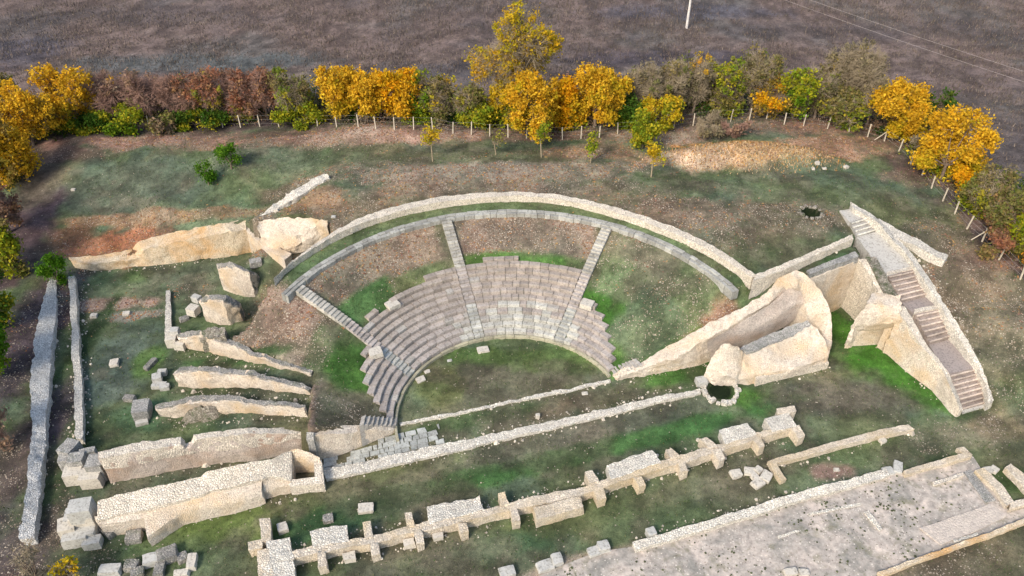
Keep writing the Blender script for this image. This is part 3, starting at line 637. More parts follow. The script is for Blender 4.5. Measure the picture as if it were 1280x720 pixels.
e = face_wall('radial_wall', [((224,459),(217,468),(214,483)), ((250,459),(250,466),(250,488)), ((274,459),(274,467),(275,489)), ((317,464),(314,471),(316,490)), ((350,473),(347,479),(349,494)), ((390,485),(386,489),(386,496))], M['cream'], 'long radial wall with low ashlar blocks at its left end, fourth from top', lambda i: [0,0,.3,1.1,1.7,2.3][i], group=GRP)
for a, b, z0, s, r_ in ((204,468,0,(1.0,.6,.6),5),(198,477,0,(1.0,1.0,.9),20),(200,484,0,(1.6,.8,.5),0),(207,486,0,(1.0,.7,.5),10)): part_block(a, b, z0, s, r_, e, M['slab'])
e = face_wall('radial_wall', [((194,507),(194,512),(196,522)), ((218,500),(220,508),(222,523)), ((245,495),(244,503),(245,522)), ((288,495),(292,503),(294,524)), ((339,501),(339,507),(341,527)), ((382,507),(381,511),(382,524))], M['cream'], 'long low radial wall with big grey corner block and rubble heap, fifth from top', lambda i: [0,0,0,.6,1.4,2.3][i], group=GRP)
part_block(180, 519, 0, (1.8, 2.0, 1.5), 10, e, M['bluegrey'], chip=.2); part_block(178, 530, 0, (1.3, .6, .4), 20, e, M['slab'])
ribbon('rubble_heap', [[(226,518,.1),(222,534,.1)], [(245,508,1.5),(240,530,.3)], [(262,507,1.9),(264,532,.4)], [(280,514,.9),(284,530,.2)]], -.2, M['stony'], e, rough=.18)
# heap of weathered ground and dark stones between upper stubs
stone(321, 333, (1.6, 1.1, 1.0), 20, 'smooth blue grey boulder tucked below the wing wall', M['bluegrey'], name='boulder', cat='boulder', chip=.22)
stone(231, 401, (1.2, .8, .5), 35, 'mossy stone lump in the dark gap beside thin court wall', M['grey'], name='boulder', cat='boulder', chip=.22)

# ------------------------------------------------------------------ two big stage side walls, lower left
e = empty('stage_side_wall', un(250, 581, 0), 'thick pale wall tapering right to the seats, above the shafted wall', 'wall')
rows = [((124,565),(124,574),(137,604)), ((178,553),(178,564),(180,594)), ((226,547),(226,556),(228,585)), ((232,554),(232,560),(234,584)), ((240,552),(240,558),(241,583)), ((243,543),(246,549),(248,581)), ((309,535.6),(309,543),(311,576)), ((380,534),(384,543),(385,563))]
st = [[(r[0][0], r[0][1], zt(r[1], r[2], 0)), (r[1][0], r[1][1], zt(r[1], r[2], 0))] for r in rows]
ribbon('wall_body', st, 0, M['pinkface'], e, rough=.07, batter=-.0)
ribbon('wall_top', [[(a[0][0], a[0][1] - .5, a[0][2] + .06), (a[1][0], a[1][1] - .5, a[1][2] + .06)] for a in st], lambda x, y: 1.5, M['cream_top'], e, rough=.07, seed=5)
ribbon('thin_end_wall', [[(388,534,2.9),(388,544,2.9)], [(430,532,2.3),(430,542,2.2)], [(470,532,1.4),(465,538,1.3)], [(494,534,.5),(490,538,.45)]], 0, M['cream'], e, rough=.05)
ribbon('pilaster', [[(383,540,3.15),(383,549,2.7)], [(392,540,3.1),(392,549,2.7)]], 0, M['bluegrey'], e, rough=.03)
for a, b, z0, s, r_ in ((97,588,0,(1.7,1.6,1.5),8),(104,578,0,(1.5,1.3,2.2),8),(119,592,0,(2.0,1.6,1.5),6),(128,583,0,(1.6,1.6,2.3),5),(94,562,0,(1.5,1.8,2.0),-15),(88,573,0,(1.1,1.2,1.7),10),(116,566,.2,(1.6,.7,1.8),18)):
    part_block(a, b + 12, z0, s, r_, e, M['slabpale'] if a in (119, 97) else M['bluegrey'], chip=.1)
e = empty('shafted_wall', un(300, 640, 0), 'massive cream double wall with a square open shaft at its right end', 'wall')
zf = [zt((142,656),(140,678)), zt((220,642),(220,653)), zt((327,620),(330,630))]
# lower front mass
ribbon('front_mass', [[(180,640,1.7),(182,656,1.3),(184,671,1.1)], [(225,622,1.9),(225,637,1.5),(225,643,1.2)], [(280,605,2.0),(280,624,1.5),(280,632,1.1)], [(327,592,1.9),(327,612,1.4),(329,619,1.0)]], 0, M['cream'], e, rough=.05)
ribbon('front_foot', [[(118,646,1.8),(124,655,1.5)], [(150,640,1.9),(152,652,1.5)], [(184,632,1.9),(185,645,1.5)]], 0, M['cream'], e, rough=.06)
ribbon('rear_mass', [[(122,627,2.4),(122,650,1.8)], [(150,618,2.5),(150,643,1.9)], [(194,609,2.5),(192,634,1.95)], [(250,596,2.5),(248,620,2.0)], [(258,589,2.8),(262,614,2.1)], [(309,579,2.7),(309,603,2.0)], [(340,574,2.5),(340,595,1.8)], [(352,567,2.4),(354,597,1.5)], [(364,563,2.3),(364,602,1.0)]], -2.6, M['cream_top'], e, rough=.06, seed=2)
ribbon('front_mass', [[(329,600,1.8),(330,613,1.0)], [(363,592,1.3),(364,606,.9)]], 0, M['cream'], e, rough=.05)
ribbon('shaft_rim', [[(362,563,2.3),(363,575,1.5)], [(372,561,2.3),(373,575,1.45)], [(386,565,2.1),(388,575,1.4)], [(399,572,1.7),(401,578,1.3)]], -2.6, M['cream'], e, rough=.05)
ribbon('shaft_rim', [[(392,576,1.35),(402,575,1.3)], [(393,588,1.15),(403,588,1.1)], [(394,600,.95),(405,600,.9)]], -2.6, M['cream_top'], e, rough=.03)
ribbon('shaft_rim', [[(362,600,1.0),(362,609,.9)], [(385,597,1.0),(386,606,.9)], [(405,597,.95),(405,605,.85)]], -2.6, M['cream_top'], e, rough=.04, seed=4)
for a, b, z0, s, r_ in ((107,640,1.2,(2.0,1.7,1.7),12),(97,648,.2,(1.5,1.6,1.4),10),(105,650,.6,(1.8,1.1,1.5),14),(90,662,0,(1.5,1.6,1.6),20),(98,672,0,(2.2,1.3,1.2),14),(112,666,0,(1.8,1.2,1.2),10),(118,676,0,(1.6,1.0,.9),12),(114,652,.4,(1.6,1.0,1.7),5)):
    part_block(a, b + 6, z0, s, r_, e, M['slab'] if (a % 3) else M['slabpale'], chip=.12)

# ------------------------------------------------------------------ left boundary walls
top_ribbon('boundary_wall', [[(61,348,1.2),(72,348,1.0)], [(52,380,1.2),(70,380,.8)], [(42,430,1.3),(65,428,.8)], [(38,480,1.3),(61,480,.8)], [(39,540,1.2),(57,540,.7)], [(33,610,1.1),(50,612,.7)], [(27,655,1.0),(44,660,.7)], [(25,674,.9),(43,674,.6)]], -.1, M['greywhite'], 'long grey rubble wall along the far left edge, winding down to the corner', 'wall', rough=.08)
top_ribbon('boundary_wall', [[(86,345,1.0),(94,344,.9)], [(88,390,.8),(96,389,.7)], [(91,450,.7),(100,450,.6)], [(93,500,.7),(103,500,.6)], [(95,548,.7),(104,549,.6)]], -.1, M['pale'], 'narrow straight rubble wall right of the long grey left wall', 'wall', rough=.06)
top_ribbon('court_wall', [[(207,362,.45),(212,362,.4)], [(206,400,.4),(214,400,.35)], [(206,424,.4),(215,424,.35)]], -.1, M['pale'], 'very thin low wall closing the left court, beside the radial walls', 'wall', rough=.05)

# ------------------------------------------------------------------ stage: low lines, paving
top_ribbon('stone_line', [[(500,528,.16),(501,531,.14)], [(560,517,.16),(561,520,.14)], [(620,504,.16),(621,507,.14)], [(700,487,.16),(701,491,.14)], [(762,474,.16),(763,477,.14)]], -.1, M['pale'], 'thin line of rubble crossing the orchestra front', 'stone line', rough=.07)
top_ribbon('stage_foundation', [[(404,588,.3),(408,600,.25)], [(470,573,.3),(474,585,.25)], [(545,557,.3),(549,568,.25)], [(640,537,.3),(643,546,.25)], [(740,515,.3),(743,523,.25)], [(820,496,.3),(822,503,.25)], [(874,485,.3),(876,491,.25)]], -.1, M['pale'], 'long low rubble foundation strip along the front of the stage', 'foundation', rough=.07)
def paving():
    rr_ = random.Random(3); V = []; F = []; C = []
    a, b, c, d = un(404,566,.1), un(548,529,.1), un(556,553,.1), un(404,590,.1)
    rows = [0, .27, .52, .78, 1.0]
    for i in range(4):
        v0, v1 = rows[i], rows[i + 1]; u = 0
        while u < .99:
            du = rr_.uniform(.06, .125); u1 = min(1, u + du)
            skip = (i == 0 and u < .34) or (i == 1 and .06 < u < .14) or (i == 2 and u > .93) or (i == 1 and u > .9) or rr_.random() < .08
            if not skip:
                g = .0035; base = len(V); z = .085 + rr_.uniform(-.012, .012); k = rr_.uniform(.75, 1.2); cc = np.array((.40, .41, .38)) * k
                small = 2 if (i >= 1 and .38 < u < .62 and rr_.random() < .6) else 1
                for s in range(small):
                    ua = u + (u1 - u) * s / small; ub = u + (u1 - u) * (s + 1) / small; base = len(V)
                    for (uu, vv) in ((ua + g, v0 + .012), (ub - g, v0 + .012), (ub - g, v1 - .012), (ua + g, v1 - .012)):
                        uu += rr_.uniform(-.005, .005); vv += rr_.uniform(-.02, .02)
                        p = a.lerp(b, uu).lerp(d.lerp(c, uu), vv)
                        for zz in (-.1, z + rr_.uniform(-.015, .015)): V.append((p.x, p.y, zz)); C.append(cc)
                    t = [base + 1, base + 3, base + 5, base + 7]; bo = [base, base + 2, base + 4, base + 6]; F.append(tuple(t))
                    for j in range(4): F.append((bo[j], bo[(j + 1) % 4], t[(j + 1) % 4], t[j]))
            u = u1
    me = mesh('slab_pavement', V, F, cols=np.array(C)); bm = bmesh.new(); bm.from_mesh(me); bmesh.ops.recalc_face_normals(bm, faces=bm.faces); bm.to_mesh(me); bm.free()
    o = link('slab_pavement', me, M['walk']); recenter(o); tagit(o, 'patch of broken grey paving slabs between the stage side walls and foundation', 'paving')
paving()
def stone_ring(px, py, rx, n, label, z, mat, s=.4, h=.35):
    bmt = bmesh.new(); c = un(px, py, z); rr_ = random.Random(px)
    for i in range(n):
        t = i / n * 2 * math.pi; b = block_bm(s * rr_.uniform(.7, 1.4), s * rr_.uniform(.7, 1.2), h * rr_.uniform(.6, 1.3), i + px, .2, 1)
        m_ = bpy.data.meshes.new('t'); b.to_mesh(m_); b.free(); m_.transform(__import__('mathutils').Matrix.Translation((rx * math.cos(t) * rr_.uniform(.95, 1.12), rx * math.sin(t) * rr_.uniform(.95, 1.1), -.08)) @ __import__('mathutils').Matrix.Rotation(t + rr_.uniform(-.4, .4), 4, 'Z')); bmt.from_mesh(m_); bpy.data.meshes.remove(m_)
    o = link('stone_ring', bm_mesh('stone_ring', bmt), mat); o.location = c; tagit(o, label, 'stone ring')
stone_ring(900, 489, 1.35, 20, 'ring of rough stones round a dark grassy hole below the arch ruin', 0, M['pale'])
stone_ring(1014, 266, 1.0, 14, 'ring of small stones round a dark hollow on the upper right slope', 6.25, M['stony'], .34, .22)

# ------------------------------------------------------------------ stage building wall with buttresses
sw = empty('stage_building_wall', un(640, 650, 0), 'long cream rubble wall with many stub buttresses and square platforms across the foreground', 'wall')
Z = .85
ribbon('wall_core', [W2(a, b, Z) for a, b in (((340,693),(341,703)),((361,688),(362,699)),((389,682),(391,693)),((435,674),(438,683)),((455,670),(460,680)),((509,658),(510,667)),((537,651),(541,661)),((600,638),(600,647)),((637,628),(639,638)),((667,621),(668,632)),((712,612),(716,621)),((742,604),(746,612)),((763,597),(767,605)),((823,577),(827,586)),((880,560),(884,569)),((947,541),(952,547)),((992,529),(994,535)))], -.1, M['pale_face'], sw, rough=.07)
PLAT = [((387,664),(432,656),(435,676),(390,684)), ((333,677),(361,672),(368,699),(337,702)), ((533,633),(600,621),(606,637),(537,654)), ((757,581),(815,563),(826,579),(763,599)), ((900,538),(934,528),(947,544),(906,554)), ((955,523),(985,515),(996,534),(966,540)), ((667,634),(725,619),(731,633),(671,650)), ((326,703),(367,700),(369,722),(328,728))]
for i, q in enumerate(PLAT): quad('platform', q, Z + .03 + .004 * i, -.1, M['pale'] if i != 6 else M['pale_face'], sw, rough=.07)
BUT = [((324,650),(337,648),(339,676),(327,678)),((453,652),(463,650),(467,670),(456,672)),((506,641),(515,640),(519,657),(509,659)),((622,617),(631,615),(637,630),(626,632)),((731,591),(740,588),(749,602),(737,605)),((832,562),(840,560),(851,571),(840,574)),((875,548),(885,546),(898,558),(887,561)),((971,510),(993,507),(995,514),(972,517)),
 ((396,690),(406,689),(409,706),(398,709)),((462,679),(473,678),(475,691),(465,694)),((517,664),(527,662),(530,677),(521,680)),((573,655),(583,653),(586,664),(577,667)),((638,638),(647,636),(651,650),(641,653)),((742,612),(753,609),(758,622),(748,625)),((792,597),(802,595),(807,606),(799,609)),((846,578),(855,576),(860,588),(851,591)),((890,563),(900,561),(906,573),(898,577)),((941,549),(951,547),(956,557),(949,560)),((989,536),(999,532),(1006,544),(998,548)),((309,678),(327,674),(328,685),(310,687)),((322,688),(336,686),(344,719),(323,722))]
for i, q in enumerate(BUT): quad('buttress', q, Z + .05 + .003 * (i % 9), -.1, M['pale_face'], sw, rough=.05, ds=.25)
for q in (((427,692),(442,689),(444,698),(430,700)),((503,675),(516,672),(519,680),(505,682)),((540,667),(554,664),(555,670),(542,673))): quad('foot_block', q, .45, -.1, M['slabpale'], sw, rough=.05)

# L shaped wall and the portico walls
e = empty('corner_wall', un(1050, 565, 0), 'low pinkish L shaped wall right of the stage wall end', 'wall')
ribbon('long_arm', [W2((960,576),(966,581),.5), W2((1040,553),(1042,560),.5), W2((1100,537),(1102,544),.5), W2((1135,530),(1143,536),.5)], -.1, M['pale_face'], e, rough=.04)
ribbon('short_arm', [W2((961,578),(970,577),.48), W2((976,601),(982,598),.48)], -.1, M['pale_face'], e, rough=.04)
top_ribbon('portico_wall', [W2((792,677),(796,687),.5,.4), W2((860,657),(864,667),.5,.4), W2((960,627),(962,638),.55,.4), W2((1010,611),(1012,622),.5,.35), W2((1060,599),(1064,609),.4,.3), W2((1108,585),(1112,594),.35,.3)], -.1, M['pale'], 'long low grey wall along the upper side of the paved portico', 'wall', rough=.05)
e = empty('portico_end_wall', un(1180, 580, 0), 'straight low wall with a short upward spur at the portico top right', 'wall')
ribbon('long_arm', [W2((1130,588),(1132,593),.45), W2((1176,574),(1179,580),.45), W2((1212,564),(1215,570),.45)], -.05, M['pale_face'], e, rough=.03)
ribbon('spur', [W2((1196,560),(1205,558),.43), W2((1207,569),(1216,568),.43)], -.05, M['pale_face'], e, rough=.03)
e = empty('portico_side_wall', un(1245, 605, 0), 'low wall turning a corner at the right end of the paved portico', 'wall')
ribbon('long_arm', [W2((1219,588),(1230,585),.45), W2((1245,611),(1253,606),.45), W2((1258,632),(1268,627),.45)], -.05, M['pale_face'], e, rough=.03)
ribbon('short_arm', [W2((1264,627),(1262,636),.43), W2((1300,617),(1300,626),.43)], -.05, M['pale_face'], e, rough=.03)
top_ribbon('outer_wall_stub', [W2((1256,584),(1264,579),.5), W2((1272,601),(1282,594),.5), W2((1300,632),(1310,624),.5)], -.05, M['pale_face'], 'low wall entering at the right edge above the cornered portico wall', 'wall', rough=.04)
top_ribbon('portico_edge', [W2((1098,715),(1103,720),.35), W2((1150,696),(1153,700),.35), W2((1193,681),(1196,685),.35), W2((1240,664),(1242,669),.35), W2((1300,640),(1302,646),.35)], -.1, M['orangeface'], 'thin yellowish kerb wall along the lower side of the paved portico', 'kerb', rough=.04)
top_ribbon('inner_kerb', [W2((1166,602),(1168,606),.25), W2((1186,596),(1188,600),.27), W2((1204,590),(1206,594),.25)], -.05, M['cream_top'], 'short bright kerb inside the portico floor near its top wall', 'kerb', rough=.03)
top_ribbon('inner_step', [W2((1205,590),(1214,587),.14), W2((1232,628),(1246,625),.14)], -.05, M['bluegrey'], 'flat grey strip crossing the portico floor near its right wall', 'floor strip', rough=.02)
top_ribbon('broken_stub', [W2((1081,640),(1087,638),.18), W2((1098,663),(1103,661),.16)], -.05, M['pale'], 'faint broken cross wall sunk in the middle of the portico floor', 'wall', rough=.04)
top_ribbon('floor_curb', [W2((1192,675),(1193,679),.16), W2((1222,665),(1223,669),.14)], -.05, M['pale'], 'short pale stone course near the portico lower right', 'kerb', rough=.04)
rubble('plaster', (.56, .49, .42), (.46, .40, .35), (.22, .19, .16), 3.0, .2, .2, (.36, .32, .28), bump=.4)
top_ribbon('raised_panel', [[(1150,660,.14),(1176,681,.12)], [(1200,643,.14),(1222,663,.12)], [(1238,629,.14),(1260,645,.12)]], -.05, M['plaster'], 'slightly raised pinkish plaster panel in the lower right of the portico floor', 'floor panel', rough=.02)
top_ribbon('floor_line', [[(1010,642,.12),(1011,645,.1)], [(1045,634,.12),(1046,637,.1)], [(1076,629,.12),(1077,632,.1)]], -.05, M['pale'], 'thin broken stone line in the middle of the portico floor, upper one', 'stone line', rough=.04)
top_ribbon('floor_line', [[(972,670,.12),(973,673,.1)], [(1000,661,.12),(1001,664,.1)]], -.05, M['pale'], 'thin broken stone line near the left part of the portico floor', 'stone line', rough=.04)
# paved floor sheet
def floor():
    pts = [(640,735),(690,712),(745,690),(792,683),(860,663),(962,634),(1064,606),(1112,592),(1133,591),(1216,570),(1262,640),(1310,628),(1310,642),(1241,667),(1152,699),(1100,718),(1060,735)]
    P_ = [un(a, b, .05) for a, b in pts]; bm = bmesh.new(); bm.faces.new([bm.verts.new(p) for p in P_]); bmesh.ops.triangulate(bm, faces=bm.faces)
    me = bpy.data.meshes.new('paved_floor'); bm.to_mesh(me); bm.free()
    m, t, b = newmat('floor'); q = N(t); p = q.pos()
    n1 = q.noise(p, .45, 5, .65, .4); n2 = q.noise(p, 2.2, 6, .75); n3 = q.noise(p, 9, 3, .7)
    c = q.ramp(n1, [(.35, (.27, .255, .23)), (.5, (.41, .365, .325)), (.66, (.56, .48, .42))])
    c = q.mix(1., c, q.ramp(n2, [(.3, (.58, .58, .58)), (.7, (1.3, 1.3, 1.27))]), 'MULTIPLY')
    c = q.mix(q.ramp(q.noise(p, .7, 6, .75, .3), [(.54, 0.), (.66, .65)]), c, (.17, .165, .10))
    v = q.vor(p, 1.7); s = q.n('ShaderNodeSeparateColor'); t.links.new(v.outputs['Color'], s.inputs[0])
    d = q.math('ADD', v.outputs['Distance'], q.math('MULTIPLY', n3, .25)); f = q.math('MULTIPLY', q.math('LESS_THAN', d, .27), q.math('LESS_THAN', s.outputs[0], q.ramp(q.noise(p, .3, 3), [(.42, .05), (.6, .75)])))
    c = q.mix(q.math('MULTIPLY', f, .75), c, (.13, .125, .09))
    v = q.vor(p, 6.); s = q.n('ShaderNodeSeparateColor'); t.links.new(v.outputs['Color'], s.inputs[0])
    f = q.math('MULTIPLY', q.math('LESS_THAN', v.outputs['Distance'], .3), q.math('LESS_THAN', s.outputs[0], .14)); c = q.mix(q.math('MULTIPLY', f, .8), c, (.66, .60, .52))
    f = q.math('MULTIPLY', q.math('LESS_THAN', v.outputs['Distance'], .33), q.math('GREATER_THAN', s.outputs[0], .86)); c = q.mix(q.math('MULTIPLY', f, .6), c, (.16, .13, .11))
    t.links.new(c, b.inputs['Base Color']); t.links.new(q.bump(n2, .7, .08), b.inputs['Normal'])
    tagit(link('paved_floor', me, m), kind='structure')
floor()

# ------------------------------------------------------------------ right stage side wall with vaulted passage
vp = empty('vaulted_passage', un(960, 430, 0), 'tall cream ruin of a broken vaulted passage curving round at its right end', 'ruin')
BK = [(766,468,.5),(800,453,1.1),(822,440,1.6),(845,427,2.15),(880,407,3.3),(905,395,3.8),(930,383,4.5),(957,366,5.1),(976,345,5.95)]
FT = [(772,474,.25),(806,462,.85),(830,452,1.3),(852,444,1.75),(882,424,2.85),(907,411,3.35),(930,396,4.05),(960,378,4.65),(984,358,5.3)]
st = [[b_, ((b_[0] + f_[0]) / 2, (b_[1] + f_[1]) / 2, (b_[2] * .62 + f_[2] * .38)), f_] for b_, f_ in zip(BK, FT)]
ribbon('inner_wall', st, 0, M['cream'], vp, rough=.09)
zA = 5.3
ribbon('arch_band', [[(975,346,zA + .75),(986,358,zA + .1)], [(994,337,zA + .9),(996,357,zA + .2)], [(1008,343,zA + .7),(1001,363,zA - .3)], [(1024,361,zA - .3),(1005,378,zA - 1.1)], [(1037,386,zA - 1.4),(1009,393,zA - 2.0)], [(1040,405,zA - 2.5),(1016,402,zA - 2.7)], [(1040,428,zA - 3.5),(1030,420,zA - 3.5)], [(1035,444,1.6),(1027,436,1.7)]], 0, M['cream'], vp, rough=.09)
# interior curved soffit (face of the half vault, leaning over the passage)
def sheet(name, rows, mat, parent, rough=.05, n=6):
    W = [[un(*p) for p in r] for r in rows]; V = []; F = []; K = len(W[0]); M_ = 0
    R_ = []
    for i in range(len(W) - 1):
        for k in range(n): R_.append([W[i][j].lerp(W[i + 1][j], k / n) for j in range(K)])
    R_.append(W[-1])
    for r in R_:
        for j in range(K - 1):
            for k in range(n): V.append(r[j].lerp(r[j + 1], k / n))
        V.append(r[-1])
    q = (K - 1) * n + 1
    V = [v + mn.noise_vector(v * 1.4) * rough for v in V]
    F = [(i * q + j, i * q + j + 1, (i + 1) * q + j + 1, (i + 1) * q + j) for i in range(len(R_) - 1) for j in range(q - 1)]
    nV = len(V); back = [v + Vector((0, .35, -.05)) for v in V]; F2 = [(d + nV, c + nV, b + nV, a + nV) for a, b, c, d in F]
    me = mesh(name, V + back, F + F2, True); return link(name, me, mat, parent)
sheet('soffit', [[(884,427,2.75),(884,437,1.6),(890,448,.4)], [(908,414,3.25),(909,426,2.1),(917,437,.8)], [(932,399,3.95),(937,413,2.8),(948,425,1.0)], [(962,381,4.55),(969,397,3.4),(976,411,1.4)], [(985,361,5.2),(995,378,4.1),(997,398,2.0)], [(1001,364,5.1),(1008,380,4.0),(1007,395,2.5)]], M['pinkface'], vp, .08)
ribbon('outer_block', [[(903,436,2.9),(908,452,1.7),(912,470,.9)], [(930,437,2.4),(932,455,1.7),(938,471,.9)], [(958,425,2.4),(960,446,1.8),(966,466,1.0)], [(988,411,2.6),(990,432,2.0),(998,458,1.1)], [(1012,402,3.2),(1016,424,2.4),(1024,450,1.2)], [(1022,410,3.2),(1030,428,2.6),(1036,446,1.2)]], 0, M['cream'], vp, rough=.1)
ribbon('vault_crown', [[(925,434,2.6),(935,440,2.4)], [(955,420,2.6),(962,431,2.3)], [(985,408,2.8),(993,420,2.4)], [(1010,399,3.4),(1018,407,3.0)]], 0, M['bluegrey'], vp, rough=.08)
ribbon('ledge', [W2((942,464),(946,475),.75), W2((990,453),(993,463),.75), W2((1030,443),(1037,453),.75)], 0, M['cream_top'], vp, rough=.05)
ribbon('broken_stub', [[(898,436,3.2),(888,452,2.0),(880,472,.5)], [(905,432,3.7),(900,450,2.4),(896,470,1.2)], [(918,434,3.5),(916,452,2.2),(912,470,1.2)], [(930,438,2.8),(928,452,2.0),(922,474,.7)]], 0, M['cream'], vp, rough=.14)
part_block(876, 480, 0, (1.2, 1.0, .7), 10, vp, M['slab']); part_block(919, 478, 0, (1.0, .8, .8), 30, vp, M['slabpale'])

# ------------------------------------------------------------------ chamber walls beside the right stairs
cw = empty('chamber_ruin', un(1060, 380, 0), 'high cream corner walls enclosing a grassy pit beside the right stair', 'ruin')
zb = zt((1037,345), (1037,386)); 
ribbon('back_wall', [[(1004,341,5.6),(1013,349,5.4)], [(1035,329,5.7),(1042,338,5.4)], [(1069,315,5.8),(1075,325,5.4)]], 0, M['cream'], cw, rough=.06)
ribbon('grey_coping', [[(1008,338,5.95),(1012,343,5.9)], [(1040,325,6.0),(1045,330,5.95)], [(1069,314,6.0),(1074,320,5.95)]], 5.2, M['bluegrey'], cw, rough=.04)
ribbon('side_wall', [[(1090,322,5.7),(1073,325,5.5)], [(1104,345,5.3),(1092,350,5.0)], [(1118,372,4.6),(1104,378,4.2)]], 0, M['cream_top'], cw, rough=.07, seed=8)
ribbon('mossy_top', [[(1094,321,5.75),(1082,322,5.75)], [(1108,345,5.35),(1098,348,5.3)], [(1122,370,4.7),(1110,374,4.6)]], 3.0, M['stony'], cw, rough=.05)
ribbon('buttress_mass', [[(1090,367,5.0),(1122,370,5.0)], [(1084,380,4.9),(1127,382,4.8)], [(1075,392,4.0),(1127,400,3.9)], [(1065,407,2.6),(1118,405,3.4)], [(1064,416,1.6),(1112,412,1.8)]], 0, M['cream'], cw, rough=.12)

# ------------------------------------------------------------------ right stairway
rs = empty('grand_stairway', un(1205, 512, 0), 'long brown stone stairway descending between pale parapet walls at the right', 'stairs')
BR = (.32, .265, .23); GR = (.42, .40, .36)
def ramp_slab(a, b, c, d, mat, name='landing', base=-.2):
    return ribbon(name, [[a, b], [d, c]], base, mat, rs, rough=.03, ds=.5)
for L, Rr, n, col_ in (([(1062,276,6.2),(1071,296,5.6)], [(1082,270,6.2),(1098,288,5.6)], 4, GR), ([(1108,343,5.0),(1126,377,3.85)], [(1141,336,5.0),(1158,369,3.85)], 6, BR), ([(1142,391,3.65),(1161,430,2.35)], [(1173,385,3.65),(1188,422,2.35)], 6, BR), ([(1184,467,1.75),(1203,513,.2)], [(1216,459,1.75),(1237,503,.2)], 8, BR)):
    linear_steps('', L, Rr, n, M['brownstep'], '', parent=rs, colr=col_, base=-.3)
slabmat('landing', (.35, .30, .275), (.26, .225, .21), (.08, .07, .065), .05); slabmat('landing_grey', (.52, .50, .45), (.40, .38, .35), (.13, .11, .10), .35)
ramp_slab((1050,263,6.25),(1072,260,6.25),(1082,271,6.2),(1062,278,6.2), M['landing_grey'])
ramp_slab((1071,296,5.6),(1099,289,5.6),(1142,336,5.05),(1107,345,5.05), M['landing_grey'])
ramp_slab((1126,378,3.7),(1158,370,3.7),(1173,386,3.68),(1142,392,3.68), M['landing'])
ramp_slab((1161,431,2.2),(1188,423,2.2),(1217,460,1.8),(1184,468,1.8), M['landing'])
ramp_slab((1108,340,5.12),(1139,333,5.12),(1142,336,5.12),(1109,343,5.12), M['cream_top'], 'stair_nosing'); ramp_slab((1143,386,3.8),(1170,381,3.8),(1174,385,3.8),(1143,391,3.8), M['cream_top'], 'stair_nosing')
ribbon('outer_parapet', [[(1063,253,6.8),(1067,260,6.8)], [(1090,268,6.6),(1098,279,6.45)], [(1112,286,6.1),(1117,300,6.05)], [(1128,303,5.9),(1137,322,5.65)], [(1150,330,5.3),(1153,347,5.15)], [(1168,358,4.7),(1168,369,4.45)], [(1177,374,4.3),(1180,390,3.95)], [(1194,401,3.7),(1195,416,3.25)], [(1211,428,3.0),(1211,441,2.65)], [(1226,455,2.4),(1223,458,2.25)], [(1234,474,1.8),(1232,480,1.55)], [(1243,500,.9),(1236,505,.8)]], -.3, M['pale'], rs, rough=.06)
inn = [(1127,382),(1131,384),(1144,407),(1158,431),(1184,464),(1194,487),(1203,512)]; out_ = [(1116,386),(1123,391),(1136,410),(1153,434),(1178,464),(1194,500),(1199,514)]; ft = [(1112,426),(1114,427),(1128,446),(1146,470),(1169,497),(1189,516),(1195,521)]
zz = [max(.5, zt(a, b, 0)) for a, b in zip(out_, ft)]; zz = [4.35, 4.3, 3.7, 3.05, 2.2, 1.3, .65]
ribbon('inner_parapet', [[(a[0], a[1], z), (b[0], b[1], z)] for a, b, z in zip(inn, out_, zz)], -.1, M['cream'], rs, rough=.05, batter=.12)
ribbon('parapet_coping', [[(a[0] + 1, a[1], z + .06), (b[0] + 1, b[1], z + .06)] for a, b, z in zip(inn, out_, zz)], 0, M['cream_top'], rs, rough=.04, seed=9)
ramp_slab((1203,511,.22),(1237,502,.22),(1238,506,.2),(1204,516,.2), M['landing_grey'], 'bottom_sill')
top_ribbon('branch_wall', [W2((1098,272),(1097,280),6.45,6.3), W2((1126,289),(1124,298),5.9,5.8), W2((1150,300),(1148,309),5.7), W2((1172,314),(1170,321),5.5), W2((1186,319),(1181,326),5.4)], 4.6, M['pale'], 'low pale wall branching right from the top of the right stairway', 'wall', rough=.05)
